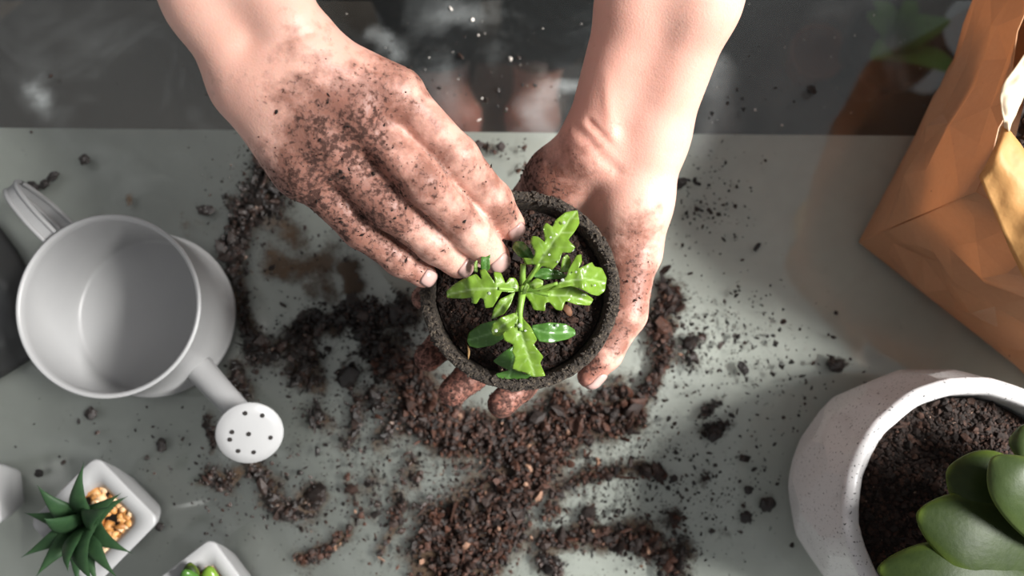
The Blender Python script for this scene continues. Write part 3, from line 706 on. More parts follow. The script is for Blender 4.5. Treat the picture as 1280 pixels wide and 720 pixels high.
# ================================================================== PEAT POT, ITS SOIL, THE SEEDLING
pc = P(650, 362, .182); POT_R = .0522
pot = tag(empty('peat_pot', (pc[0], pc[1], .116)), 'round dark peat pot with fibrous rim held between the two hands', 'pot')
prof = [(0.0, 0), (.040, 0), (.0425, .002), (.0512, .056), (.0525, .0635), (.0520, .0660), (.0500, .0668), (.0474, .0660), (.0462, .063), (.0425, .045), (.038, .006), (0, .005)]
def pot_d(a, j, r, z):
    if r < .01: return 0
    n = mnoise.noise((math.cos(a) * 9 + 3, math.sin(a) * 9, z * 200)); return .0006 * n + .0005 * mnoise.noise((math.cos(a) * 40, math.sin(a) * 40, z * 900))
lathe('pot_wall', prof, M['peat'], pot, 180, pot_d)
a_ = rng.random(1400) * 2 * math.pi; rr_ = rng.uniform(.0466, .0524, 1400)
zz = .0662 + .0006 * rng.random(1400)
C = np.column_stack([rr_ * np.cos(a_), rr_ * np.sin(a_), zz]); m = (rr_ > .052); C[m, 2] -= rng.random(m.sum()) * .02
tag((lambda x: mesh_np('rim_fibres', x[0], x[1], M['peat'], pot, False, {'tint': x[2]}))(crumbs_np(C, np.exp(rng.normal(math.log(.00050), .45, 1400)), rng.random(1400) ** 2, .42, True)), kind='stuff')
ri = [pc[0], pc[1], .116]
def soil_disc(name, c, R, z0, mat, ncr, size, label, mound=.004, hole=None):
    nr, na = 26, 72; V = [(0, 0, z0 + mound)]; F = []
    for i in range(1, nr + 1):
        for k in range(na):
            a = 2 * math.pi * k / na; r = R * i / nr; x, y = r * math.cos(a), r * math.sin(a)
            h = mound * (1 - (r / R) ** 2) + R * .035 * mnoise.noise((x * 6 / R + 5, y * 6 / R, 1)) + R * .02 * mnoise.noise((x * 16 / R, y * 16 / R, 4))
            V.append((x, y, z0 + h))
    for k in range(na): F.append((0, 1 + k, 1 + (k + 1) % na))
    for i in range(nr - 1):
        for k in range(na):
            k2 = (k + 1) % na; F.append((1 + i * na + k, 1 + (i + 1) * na + k, 1 + (i + 1) * na + k2)); F.append((1 + i * na + k, 1 + (i + 1) * na + k2, 1 + i * na + k2))
    V = np.array(V); F = np.array(F)
    a = rng.random(ncr) * 2 * math.pi; r = R * np.sqrt(rng.random(ncr)) * .985; x, y = r * np.cos(a), r * np.sin(a)
    hz = np.array([mound * (1 - (q / R) ** 2) + R * .035 * mnoise.noise((u * 6 / R + 5, v * 6 / R, 1)) + R * .02 * mnoise.noise((u * 16 / R, v * 16 / R, 4)) for q, u, v in zip(r, x, y)])
    S = np.clip(np.exp(rng.normal(math.log(size), .5, ncr)), 0, size * 3.2)
    T = rng.random(ncr); T = np.where(T > .975, 1.0, T * .85)
    S = np.where(T == 1.0, S * .5, S)
    cv = crumbs_np(np.column_stack([x, y, z0 + hz + S * .2]), S, T, .28)
    v, f, t = join_np([(V, F, np.full(len(V), .25)), cv])
    o = mesh_np(name, v, f, mat, None, False, {'tint': t}); o.location = c
    return tag(o, label, 'soil', None, 'stuff')
soil_disc('potted_soil', (pc[0], pc[1], 0), .0440, .1725, M['soil'], 6500, .00058, 'dark crumbly potting soil filling the peat pot around the seedling', .0035)

seed = tag(empty('seedling', tuple(P(652, 368, .174))), 'bright green lobed-leaf seedling planted in the peat pot', 'plant')
c0 = lambda x, y: (540 + x / 3, 240 + y / 3)
def leaf(outline, mid, zf, mat, parent, name='leaf', fold=.0016, wav=.0010, stain=0.0, thick=.00035, pitch=2.3, seed_=0):
    """outline and midrib in plan; heights along the midrib zf; cut to a lobed blade with veins and thickness"""
    ol = [Vector(c0(*q)) for q in outline]; md = [Vector(c0(*q)) for q in mid]
    ol2 = []
    for i, a in enumerate(ol):
        b = ol[(i + 1) % len(ol)]; z_ = ol[i - 1]; c_ = ol[(i + 2) % len(ol)]
        k = max(2, int((b - a).length / 2.5))
        for s in range(k):
            t = s / k
            ol2.append(a * (1 - t) + b * t)
    sm_ = []                                                     # soften the corners a little
    n = len(ol2)
    for i in range(n): sm_.append(ol2[i - 1] * .15 + ol2[i] * .70 + ol2[(i + 1) % n] * .15 + (ol2[i] - (ol2[i - 1] + ol2[(i + 1) % n]) / 2) * 0)
    ol2 = sm_
    xs = [p.x for p in ol2]; ys = [p.y for p in ol2]; pts = list(ol2); ne = len(ol2)
    def inside(q):
        c = False
        for i in range(ne):
            a, b = ol2[i], ol2[i - 1]
            if (a.y > q.y) != (b.y > q.y) and q.x < (b.x - a.x) * (q.y - a.y) / (b.y - a.y) + a.x: c = not c
        return c
    y = min(ys); row = 0
    while y < max(ys):
        x = min(xs) + (row % 2) * pitch / 2
        while x < max(xs):
            q = Vector((x, y))
            if inside(q) and min((q - o).length for o in ol2) > 1.2: pts.append(q)
            x += pitch
        y += pitch * .87; row += 1
    r = delaunay_2d_cdt(pts, [(i, (i + 1) % ne) for i in range(ne)], [], 1, 1e-5)
    vs_, fs = r[0], r[2]
    L = [0]
    for a, b in zip(md[:-1], md[1:]): L.append(L[-1] + (b - a).length)
    V, vein, stn = [], [], []
    for q in vs_:
        best = None
        for i, (a, b) in enumerate(zip(md[:-1], md[1:])):
            d = b - a; t = max(0, min(1, (q - a).dot(d) / d.length_squared)); e = (q - a - d * t).length
            if best is None or e < best[0]: best = (e, (L[i] + t * d.length) / L[-1], (d.x * (q.y - a.y) - d.y * (q.x - a.x)) > 0)
        e, t, sd = best
        k = t * (len(zf) - 1); i = min(int(k), len(zf) - 2); z = zf[i] * (1 - (k - i)) + zf[i + 1] * (k - i)
        em = e / 2.4 / 1000
        z += fold * math.tanh(em / .004) - 12 * em * em + wav * mnoise.noise((q.x * .09 + seed_, q.y * .09, seed_))
        V.append(P(q.x, q.y, z))
        sv = abs(((t * 5 + (-.5 if sd else 0) - e * .035) % 1) - .5) * 2
        vein.append(max(math.exp(-(e / 1.1) ** 2), .75 * max(0, 1 - (1 - sv) * 7) * math.exp(-e / 16))); stn.append(stain)
    org = np.array(parent.location); V = np.array(V) - org
    o = mesh_np(name, V, [tuple(f) for f in fs], mat, parent, True, {'vein': vein, 'stain': stn})
    mod(o, 'SOLIDIFY', thickness=thick, offset=0); return o
SL = lambda *a, **k: leaf(*a, parent=seed, **k)
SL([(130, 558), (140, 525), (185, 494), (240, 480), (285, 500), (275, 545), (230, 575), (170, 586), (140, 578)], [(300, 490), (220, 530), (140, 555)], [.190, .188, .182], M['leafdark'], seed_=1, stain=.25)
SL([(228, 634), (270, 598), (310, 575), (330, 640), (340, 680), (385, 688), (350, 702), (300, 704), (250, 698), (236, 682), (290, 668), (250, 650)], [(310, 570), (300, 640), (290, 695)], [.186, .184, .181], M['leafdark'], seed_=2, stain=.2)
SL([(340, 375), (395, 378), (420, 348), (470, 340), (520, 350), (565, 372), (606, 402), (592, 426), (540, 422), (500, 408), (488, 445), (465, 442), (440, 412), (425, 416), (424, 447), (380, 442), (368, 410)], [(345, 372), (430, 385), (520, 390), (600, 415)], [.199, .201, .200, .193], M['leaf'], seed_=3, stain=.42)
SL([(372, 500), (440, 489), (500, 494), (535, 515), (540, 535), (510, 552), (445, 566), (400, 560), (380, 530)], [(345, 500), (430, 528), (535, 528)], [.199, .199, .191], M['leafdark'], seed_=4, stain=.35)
SL([(320, 455), (345, 478), (370, 505), (395, 555), (380, 570), (418, 618), (405, 640), (426, 690), (380, 694), (345, 675), (322, 672), (300, 662), (312, 620), (300, 600), (305, 572), (270, 556), (264, 530), (300, 505)], [(330, 450), (335, 530), (355, 600), (385, 690)], [.203, .205, .200, .189], M['leaf'], seed_=5, stain=.2)
SL([(220, 515), (230, 490), (255, 472), (310, 452), (325, 470), (318, 495), (290, 520), (255, 542), (228, 538)], [(325, 458), (280, 490), (228, 528)], [.204, .206, .200], M['leaf'], seed_=6)
SL([(318, 372), (300, 378), (262, 372), (244, 405), (228, 432), (198, 436), (194, 402), (180, 396), (168, 420), (148, 418), (150, 396), (110, 400), (56, 397), (54, 372), (80, 348), (110, 330), (165, 306), (186, 330), (178, 292), (200, 288), (238, 345), (230, 298), (258, 302), (276, 345), (290, 320), (312, 322), (322, 340), (326, 358)], [(330, 362), (250, 362), (150, 365), (58, 385)], [.204, .211, .209, .199], M['leaf'], seed_=7)
SL([(222, 478), (230, 440), (255, 402), (312, 374), (296, 420), (270, 458)], [(315, 375), (270, 420), (226, 475)], [.204, .206, .199], M['leaf'], seed_=8)
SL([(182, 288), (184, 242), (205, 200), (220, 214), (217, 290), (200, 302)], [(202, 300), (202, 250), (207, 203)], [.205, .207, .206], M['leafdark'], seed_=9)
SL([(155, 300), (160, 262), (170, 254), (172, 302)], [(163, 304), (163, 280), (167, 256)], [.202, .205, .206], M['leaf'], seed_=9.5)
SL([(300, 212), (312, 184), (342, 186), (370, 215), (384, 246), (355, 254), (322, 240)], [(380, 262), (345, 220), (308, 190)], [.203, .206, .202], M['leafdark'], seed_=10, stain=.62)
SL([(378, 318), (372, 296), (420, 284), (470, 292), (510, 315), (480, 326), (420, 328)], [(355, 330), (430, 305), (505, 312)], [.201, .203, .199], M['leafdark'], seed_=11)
SL([(480, 300), (490, 245), (508, 232), (522, 258), (510, 300)], [(492, 312), (497, 270), (507, 236)], [.203, .207, .206], M['leaf'], seed_=12, stain=.15)
SL([(430, 372), (470, 345), (505, 316), (512, 290), (540, 238), (560, 232), (562, 262), (548, 288), (600, 262), (608, 280), (636, 284), (655, 322), (648, 372), (622, 390), (596, 384), (565, 366), (520, 352), (470, 362)], [(390, 365), (480, 340), (570, 325), (650, 340)], [.204, .209, .210, .201], M['leaf'], seed_=13, stain=.1)
SL([(352, 338), (378, 300), (392, 272), (350, 272), (340, 246), (378, 250), (388, 225), (368, 190), (374, 164), (400, 168), (424, 190), (416, 130), (428, 114), (452, 132), (462, 106), (500, 76), (546, 68), (553, 118), (536, 148), (510, 180), (538, 208), (520, 228), (488, 226), (478, 262), (450, 292), (412, 276), (380, 318), (360, 345)], [(350, 345), (400, 270), (450, 190), (540, 75)], [.203, .213, .216, .207], M['leaf'], seed_=14, stain=.05)
SL([(360, 345), (392, 322), (418, 332), (416, 352), (380, 366)], [(350, 358), (385, 345), (416, 340)], [.204, .208, .208], M['leaf'], seed_=15)
SL([(338, 366), (355, 340), (366, 352), (354, 382), (338, 384)], [(345, 384), (350, 362), (357, 345)], [.204, .211, .213], M['leaf'], seed_=16)
sb = Vector(seed.location)
def stalk(pts, r0, r1, name='stem'):
    q = spline([Vector(P(*c0(x, y), z)) - sb for x, y, z in pts], 14); return tube(name, q, [r0 + (r1 - r0) * i / 13 for i in range(14)], M['stem'], seed, 10)
stalk([(335, 385, .172), (340, 370, .188), (342, 362, .206)], .0019, .0016)
stalk([(342, 362, .198), (336, 400, .203), (330, 455, .2035), (334, 520, .2055)], .0021, .0010, 'leaf_stalk')
stalk([(342, 362, .200), (365, 325, .206), (400, 270, .2135)], .0016, .0008, 'leaf_stalk'); stalk([(342, 362, .200), (395, 362, .2045), (470, 342, .2095)], .0013, .0008, 'leaf_stalk')
stalk([(342, 362, .200), (300, 366, .2065), (250, 362, .2115)], .0013, .0008, 'leaf_stalk'); stalk([(342, 362, .194), (340, 320, .199), (342, 270, .2015)], .0017, .0014, 'leaf_stalk')
stalk([(345, 370, .196), (400, 378, .2005), (440, 386, .202)], .0013, .0008, 'leaf_stalk'); stalk([(340, 380, .19), (330, 450, .196), (345, 500, .2)], .0012, .0009, 'leaf_stalk'); stalk([(338, 385, .186), (320, 450, .19), (290, 500, .1905)], .0012, .0008, 'leaf_stalk')
stalk([(338, 385, .183), (325, 480, .186), (310, 570, .1865)], .0011, .0008, 'leaf_stalk')
for x, y, z in ((495, 115, .2155), (445, 170, .2185), (440, 235, .2165), (525, 215, .2135), (470, 262, .215), (610, 350, .2085), (570, 350, .2095), (540, 300, .2125), (490, 330, .2105), (330, 500, .2075), (240, 520, .204), (215, 380, .2115), (160, 400, .2095), (350, 520, .2065), (470, 500, .2)):
    bm = bmesh.new(); bmesh.ops.create_uvsphere(bm, u_segments=10, v_segments=6, radius=.0006 + .0003 * ((x * 7 + y) % 3)); bmesh.ops.scale(bm, verts=bm.verts[:], vec=(1, 1, .6))
    o = bm_obj('dewdrop', bm, M['dew'], seed); o.location = Vector(P(*c0(x, y), z)) - sb
# a bark chip and straws on the pot soil
def sliver(name, a, b, r, mat, label, cat, group=None, flat=.35):
    a, b = Vector(a), Vector(b); m_ = (a + b) / 2 + Vector((.0006, .0004, .0006))
    o = tube(name, [a - m_, (a - m_) * .55 + Vector((0, 0, .0004)), Vector((0, 0, .0007)), (b - m_) * .6 + Vector((0, 0, .0004)), b - m_], [r * .35, r, r * 1.1, r * .9, r * .3], mat, None, 7, flat); o.location = m_
    return tag(o, label, cat, group)
sliver('bark_chip', P(*c0(488, 425), .181), P(*c0(520, 465), .180), .0020, M['bark'], 'reddish bark chip on the peat pot soil under the right leaves', 'bark chip')
sliver('straw', P(*c0(134, 575), .1795), P(*c0(136, 628), .1795), .0006, M['straw'], 'thin pale straw on the peat pot soil beside a rounded leaf', 'straw', None, 1)

# ================================================================== SPILLED SOIL ON THE TABLE
def scatter(wet):
    C, S = [], []
    for pts, hw, am, ht, wt in STROKES:
        w_ = [np.array(p, float) for p in pts]
        ln = [np.linalg.norm(b - a) for a, b in zip(w_[:-1], w_[1:])]; tot = sum(ln) + hw * 1.2
        n = int(tot * hw * 2 * am * (.50 if wt else .36)) + 8
        if wt != wet: continue
        k = rng.choice(len(ln), n, p=np.array(ln) / sum(ln)); t = rng.random(n)
        q = np.array([w_[i] + (w_[i + 1] - w_[i]) * u for i, u in zip(k, t)])
        off = rng.normal(size=(n, 2)) * hw * np.where(rng.random(n) < .22, 1.25, .50)[:, None]
        lump = np.array([(mnoise.noise((x * .055, y * .055, 3.3)) * .7 + .5 * mnoise.noise((x * .13, y * .13, 8.1))) for x, y in q + off]); ok = lump * 1.3 + rng.normal(size=n) * .22 > (-.05 - (am - .45) * .55)
        q, off = q[ok], off[ok]; n = len(q)
        rel = np.exp(-((off / hw) ** 2).sum(1) * 1.1)
        s = np.exp(rng.normal(math.log(.00074), .55, n)) * (.6 + .6 * rel); s = np.clip(s, .0003, .0042)
        z = rng.random(n) * ht * .001 * rel * .8 + s * .35
        for (x, y), zz_, ss in zip(q + off, z, s):
            wx_, wy_ = warp(x, y); C.append(P(x + wx_, y + wy_, 0)[:2].tolist() + [zz_])
        S += s.tolist()
    return np.array(C), np.array(S)
_cn = P(134, 381, .084) * .6 + P(197, 396, 0) * .4; _bA, _bB, _bD = P(1073, 303), P(1300, 481), P(1243, -18)
def clear(c):                # keep the grains out from under the things standing on the table
    ok = np.ones(len(c), bool)
    for q, r_ in ((_cn, .0605), (P(1222, 640, .13), .074), (P(118, 652, .052), .030), (P(252, 752, .05), .030), (P(-42, 622, .048), .022)): ok &= np.hypot(c[:, 0] - q[0], c[:, 1] - q[1]) > r_
    u_ = (_bB - _bA)[:2]; u_ /= np.linalg.norm(u_); v_ = (_bD - _bA)[:2]; v_ /= np.linalg.norm(v_)
    ab = np.linalg.solve(np.column_stack([u_, v_]), (c[:, :2] - _bA[:2]).T)
    return ok & ~((ab[0] > -.004) & (ab[1] > -.004))
SPILL = []
for wet, nm, lab, mt in ((1, 'spilled_soil', 'dark damp potting soil smeared in clumps across the glass table', 'wet'), (0, 'spilled_soil', 'reddish brown potting soil heaped and dragged across the glass beneath the peat pot', 'spill')):
    C, S = scatter(wet); k = clear(C); C, S = C[k], S[k]
    T = rng.random(len(C)); T = np.where(T > .988, 1.0, T * (.93 if not wet else .8))
    prt = [crumbs_np(C, S, T, .4)]
    if wet == 0:                                               # stringy bark fibres
        k = rng.choice(len(C), 900); prt.append(crumbs_np(C[k] + [0, 0, .001], np.full(900, .0009), .55 + .45 * rng.random(900) ** 2, .85))
    else:                                                      # loose grains over the whole top
        cc, ss = [], []
        for (cx, cy), rx, ry, n in SPARSE:
            n = int(n * 1.9); q = rng.normal(size=(n, 2)) * [rx * .62, ry * .62] + [cx, cy]
            for x, y in q:
                p = P(x, y, 0)
                if abs(p[0]) < TX - .02 and TY0 < p[1] < TY1 - .01: cc.append(p); ss.append(float(np.exp(rng.normal(math.log(.00050), .55))))
        cc, ss = np.array(cc), np.clip(np.array(ss), .0002, .0022); cc[:, 2] = ss * .5; k = clear(cc); cc, ss = cc[k], ss[k]
        prt.append(crumbs_np(cc, ss, rng.random(len(cc)) * .8, .4))
    v, f, t = join_np(prt); v[:, 2] = np.maximum(v[:, 2], .0001)
    tag(mesh_np(nm, v, f, M[mt], None, False, {'tint': t}), lab, 'soil', None, 'stuff')
# dust specks on the clear strip of glass
cc = np.array([P(x, y, .0005) for x, y in np.column_stack([rng.uniform(380, 1180, 80), rng.uniform(0, 160, 80)])]); ss = np.exp(rng.normal(math.log(.00032), .55, 80))
mk = NT('pale_dust'); mk.P(Base_Color=mk.mix(mk.noise(50), (0.5, 0.42, 0.36), (0.75, 0.72, 0.68)), Roughness=0.8)
v, f, t = crumbs_np(cc, ss, np.zeros(80)); v[:, 2] = np.maximum(v[:, 2], .0001)
tag(mesh_np('dust_specks', v, f, mk.m, None, False), 'pale dust specks scattered on the clear strip of glass', 'dust', None, 'stuff')
# single clods
def clod(px, py, r, label, mat='wet', group=None, elong=1.0, rot=0, name='soil_clod'):
    bm = bmesh.new(); bmesh.ops.create_icosphere(bm, subdivisions=3, radius=1)
    sd = px * .013 + py * .7
    for v in bm.verts:
        n = 1 + .38 * mnoise.noise(v.co * 1.6 + Vector((sd, 0, 0))) + .22 * mnoise.noise(v.co * 4 + Vector((0, sd, 0)))
        v.co = v.co * n; v.co.x *= elong; v.co.z *= .62; v.co *= r
        v.co.z = max(v.co.z, -r * .42)
    zmin = min(v.co.z for v in bm.verts)
    bmesh.ops.translate(bm, verts=bm.verts[:], vec=(0, 0, -zmin))
    bmesh.ops.rotate(bm, verts=bm.verts[:], matrix=Matrix.Rotation(rot, 3, 'Z'))
    o = bm_obj(name, bm, M[mat], None, False); o.location = P(px, py, .0001)
    at = o.data.attributes.new('tint', 'FLOAT', 'POINT'); at.data.foreach_set('value', np.full(len(o.data.vertices), .3, np.float32))
    return tag(o, label, 'soil clod', group)
g = 'loose soil clods on the table'
clod(42, 236, .0048, 'black soil clod on the table just beyond the watering can handle', group=g)
clod(56, 231, .0030, 'small black soil clod beside the one behind the watering can handle', group=g, elong=1.4, rot=.6)
clod(67, 221, .0030, 'black elongated soil crumb in the trail leading from the watering can handle', group=g, elong=1.6, rot=.7)
clod(107, 200, .0036, 'lone dark soil clod on bare table near the clear glass strip', group=g)
clod(258, 263, .0034, 'flat dark soil clod between the watering can rim and the damp soil streak', group=g, elong=1.8, rot=-.1)
clod(115, 517, .0042, 'dark soil clod on the table between the can body and the spiky plant', group=g)
clod(203, 556, .0048, 'oval dark soil clod on the table between can base and small square pot', group=g, elong=.75)
clod(200, 658, .0028, 'small dark soil crumb at the corner tip of the spiky plant pot', group=g)
clod(50, 592, .0030, 'small dark soil crumb beside the spiky plant leaf tips', group=g)
clod(958, 630, .0052, 'rounded black soil clod standing alone near the speckled white pot', group=g)
clod(932, 646, .0042, 'smaller black soil clod beside the round one near the white pot', group=g)
clod(843, 231, .0042, 'long dark soil sliver on the table at the edge of the wrist', group=g, elong=2.2, rot=.3)
clod(1044, 458, .0046, 'dark lumpy soil clod between the paper bag and the white pot', group=g, elong=1.3)
clod(935, 612, .0030, 'small dark crumb on the table just above the paired clods', group=g)
clod(893, 544, .0036, 'dark soil clod in the sparse crumbs opposite the white pot rim', group=g, elong=1.6, rot=.6)
clod(928, 460, .0032, 'slanted dark soil crumb in the scatter beside the thumb', group=g, elong=1.6, rot=-.9)
clod(842, 598, .0028, 'single dark crumb at the end of a dragged soil streak', group=g)
clod(598, 182, .0034, 'brown soil crumb on the glass between the two wrists', 'spill', g)
clod(626, 184, .0032, 'second brown soil crumb on the glass between the two wrists', 'spill', g)

# ================================================================== WATERING CAN
cr_ = P(134, 381, .084); cb_ = P(197, 396, 0)
can_xy = (cr_[:2] * .6 + cb_[:2] * .4)
can = tag(empty('watering_can', (can_xy[0], can_xy[1], 0)), 'small white enamel watering can with round rose head on the spout', 'watering can')
H, R = .084, .0560
prof = [(0, .004), (.050, .004), (R - .0022, .006), (R - .0020, H - .006), (R - .0016, H - .001), (R + .0002, H + .0012), (R + .0016, H), (R + .0010, H - .003), (R - .0008, H - .0052), (R - .0008, .0105), (R + .0006, .009), (R + .0014, .006), (R + .0008, .001), (R - .004, 0), (0, 0)]
lathe('can_body', prof, M['white'], can, 96)
hd = P(30, 262, .084)[:2] - cr_[:2]; hd = Vector((hd[0], hd[1], 0)).normalized(); hs = Vector((-hd.y, hd.x, 0))
def strip(name, path, w, th, mat, parent, off=0.0):
    bm = bmesh.new(); rows = []
    n = len(path)
    for i, p in enumerate(path):
        t = (path[min(i + 1, n - 1)] - path[max(i - 1, 0)]).normalized(); nn = t.cross(hs).normalized()
        rows.append([bm.verts.new(p + hs * (off + a * w) + nn * b * th) for a, b in ((-1, 0), (1, 0), (1, 1), (-1, 1))])
    for r0, r1 in zip(rows[:-1], rows[1:]):
        for k in range(4): bm.faces.new((r0[k], r0[(k + 1) % 4], r1[(k + 1) % 4], r1[k]))
    bm.faces.new(rows[0][::-1]); bm.faces.new(rows[-1])
    return bm_obj(name, bm, mat, parent, False)
hp = spline([hd * (R - .001) + Vector((0, 0, .078)), hd * (R + .020) + Vector((0, 0, .083)), hd * (R + .042) + Vector((0, 0, .078)), hd * (R + .052) + Vector((0, 0, .060)), hd * (R + .040) + Vector((0, 0, .036)), hd * (R + .014) + Vector((0, 0, .022)), hd * (R - .001) + Vector((0, 0, .020))], 40)
hnd = strip('handle', hp, .0036, .0010, M['white'], can)
for s_ in (-1, 1): tube('handle_edge', [p + hs * (.0042 * s_) + Vector((0, 0, .001)) for p in hp], .0016, M['white'], hnd, 8)
rc = P(312, 541, .062); rc = Vector(rc) - Vector((can_xy[0], can_xy[1], 0))
rn = Vector((.25, -.38, .89)).normalized()
sd_ = Vector((rc.x, rc.y, 0)).normalized()
sp0 = sd_ * (R - .004) + Vector((0, 0, .026)); sp1 = rc - rn * .016 - sd_ * .006
tube('spout', spline([sp0, sp0.lerp(sp1, .5) + Vector((0, 0, .001)), sp1, rc - rn * .010], 14), [.0098 - .0030 * i / 13 for i in range(14)], M['white'], can, 24)
rose = lathe('rose_head', [(.0060, -.015), (.0075, -.013), (.0130, -.006), (.0205, -.001), (.0211, .0004), (.0205, .0014), (.014, .0026), (.007, .0034), (0.0, .0036)], M['white'], can, 48)
rose.location = rc; rose.rotation_euler = rn.to_track_quat('Z', 'Y').to_euler()
for x, y in ((0.0, 0.001), (-.0115, .0045), (-.0075, .0080), (.006, .0135), (.0135, .0060), (-.012, -.0050), (-.005, -.0115), (.009, -.0095)):
    r = math.hypot(x, y); zz = .0036 - .0022 * (r / .0205) ** 1.6 + .0001
    bm = bmesh.new(); bmesh.ops.create_cone(bm, cap_ends=True, segments=12, radius1=.0016, radius2=.0015, depth=.0006)
    o = bm_obj('spray_hole', bm, M['hole'], rose, False); o.location = (x, y, zz)

# ================================================================== SMALL WHITE POTS
def square_pot(name, cx, cy, z, half, rot, label, wall=.0125, n_round=8, group='small white square plant pots'):
    root = tag(empty(name, tuple(P(cx, cy, z))), label, 'pot', group); root.location.z = 0; root.rotation_euler.z = rot
    def ring(h, zz, rad):
        out = []
        for q, (sx, sy) in enumerate(((1, 1), (-1, 1), (-1, -1), (1, -1))):
            for k in range(n_round):
                a = math.pi / 2 * (q + k / (n_round - 1)); out.append((sx * (h - rad) + rad * math.cos(a), sy * (h - rad) + rad * math.sin(a), zz))
        return out
    rows = [ring(half * .62, 0, half * .25), ring(half * .68, .002, half * .28), ring(half * .88, z * .55, half * .26), ring(half * .99, z * .94, half * .2), ring(half, z, half * .2), ring(half * .97, z + .0012, half * .2), ring(half - wall * .7, z - .0015, half * .22), ring(half - wall, z - .006, half * .24), ring(half * .62, z - .03, half * .24)]
    V = [v for r in rows for v in r]; m_ = len(rows[0]); F = []
    for i in range(len(rows) - 1):
        for k in range(m_): k2 = (k + 1) % m_; F.append((i * m_ + k, i * m_ + k2, (i + 1) * m_ + k2, (i + 1) * m_ + k))
    F.append(tuple(range(m_ - 1, -1, -1))); F.append(tuple((len(rows) - 1) * m_ + k for k in range(m_)))
    mesh_np('pot_wall', V, F, M['ceramic'] if False else M['white'], root)
    return root
def gravel(root, z, half, label, n=110):
    q = rng.uniform(-1, 1, (n, 2)) * half * .62; c, s = math.cos(root.rotation_euler.z), math.sin(root.rotation_euler.z)
    S = rng.uniform(.0022, .0038, n)
    C = np.column_stack([root.location.x + q[:, 0] * c - q[:, 1] * s, root.location.y + q[:, 0] * s + q[:, 1] * c, np.full(n, z)])
    v, f, t = crumbs_np(C, S, rng.random(n), .2)
    tag(mesh_np('pot_gravel', v, f, M['gravel'], None, True, {'tint': t}), label, 'gravel', None, 'stuff')
def thick_leaf(name, pts, w, th, mat, parent, tipp=1.0, n=18, profile=None, up=(0, 0, 1)):
    """a fleshy leaf: lens cross-section swept along a curve, world points"""
    org = Vector(parent.location) if parent else Vector((0, 0, 0)); rot = Matrix.Rotation(-(parent.rotation_euler.z if parent else 0), 3, 'Z')
    path = [rot @ (p - org) for p in spline(pts, n)]; V, F, E = [], [], []; seg = 16
    for i, p in enumerate(path):
        t = i / (n - 1); tg = (path[min(i + 1, n - 1)] - path[max(i - 1, 0)]).normalized(); s = tg.cross(rot @ Vector(up)); s = s.normalized() if s.length > 1e-4 else Vector((1, 0, 0)); u = s.cross(tg)
        k = profile(t)
        for a in range(seg):
            an = 2 * math.pi * a / seg; x = math.cos(an); y = math.sin(an)
            E.append(max(abs(x) ** 14, max(0, (t - .93) / .07) ** 2)); V.append(p + s * (x * w * k) + u * (y * th * (k ** .7) * (1 if y > 0 else .8)))
    for i in range(n - 1):
        for a in range(seg): b = (a + 1) % seg; F.append((i * seg + a, i * seg + b, (i + 1) * seg + b, (i + 1) * seg + a))
    F.append(tuple(range(seg - 1, -1, -1))); F.append(tuple((n - 1) * seg + k for k in range(seg)))
    return mesh_np(name, V, F, mat, parent, True, {'edge': E})
p1 = square_pot('ceramic_pot', 118, 652, .052, .0295, math.radians(46), 'small white square pot holding the spiky dark green plant')
gravel(p1, .044, .029, 'orange gravel filling the small square pot under the spiky plant')
ac = P(112, 652, .050)
aloe = tag(empty('spiky_succulent', tuple(ac)), 'dark green spiky rosette succulent in a small white square pot', 'plant')
pk = lambda t: max(.008, (1 - t) ** 1.35 * (.8 + .6 * min(1, t * 5)))
for (x, y, z), wd in (((105, 578, .098), 5.0), ((102, 590, .082), 4.2), ((46, 606, .085), 5.2), ((152, 616, .088), 4.6), ((160, 620, .078), 4.6), ((30, 641, .066), 4.6), ((26, 697, .068), 4.6), ((44, 722, .075), 5), ((116, 728, .112), 6.2), ((166, 692, .078), 4.8), ((148, 724, .082), 4.8), ((98, 734, .085), 4.6), ((55, 648, .100), 6.0), ((124, 735, .072), 4.6), ((85, 715, .108), 5.0), ((140, 632, .110), 5.0)):
    tp = Vector(P(x, y, z)); d = tp - Vector(ac); hz = Vector((d.x, d.y, 0))
    thick_leaf('leaf', [Vector(ac) + hz * .05 + Vector((0, 0, .001)), Vector(ac) + hz * .35 + Vector((0, 0, d.z * .48 + .006)), Vector(ac) + hz * .68 + Vector((0, 0, d.z * .80 + .004)), tp], wd * .0017, wd * .00060, M['aloe'], aloe, profile=pk)
p2 = square_pot('ceramic_pot', 252, 752, .050, .0285, math.radians(38), 'small white square pot with plump round green leaves near the spiky plant')
gravel(p2, .042, .028, 'orange gravel filling the small square pot under the round-leaved plant')
pc2 = P(252, 752, .046)
suc = tag(empty('round_succulent', tuple(pc2)), 'plump round-leaved green succulent in a small white square pot', 'plant')
pr_ = lambda t: max(.05, math.sin(math.pi * min(1, max(0, .06 + t * .92))) ** .6)
for k in range(9):
    a = k * 2.4; r = .006 + .0016 * k; c = Vector(pc2)
    thick_leaf('leaf', [c + Vector((math.cos(a) * r * .3, math.sin(a) * r * .3, .002)), c + Vector((math.cos(a) * r, math.sin(a) * r, .010)), c + Vector((math.cos(a) * r * 1.5, math.sin(a) * r * 1.5, .018))], .0062, .004, M['jade'] if k % 2 else M['leafdark'], suc, profile=pr_)
for x, y in ((237, 712), (261, 716)):
    q = Vector(P(x, y, .058)); thick_leaf('leaf', [q + Vector((.001, -.008, -.011)), q + Vector((.0003, -.004, -.003)), q + Vector((0, .004, 0))], .0058, .0042, M['jade'] if x < 250 else M['leaf'], suc, profile=pr_)
p3 = square_pot('ceramic_pot', -42, 622, .048, .0205, math.radians(10), 'plain white square pot at the table edge beyond the spiky plant')
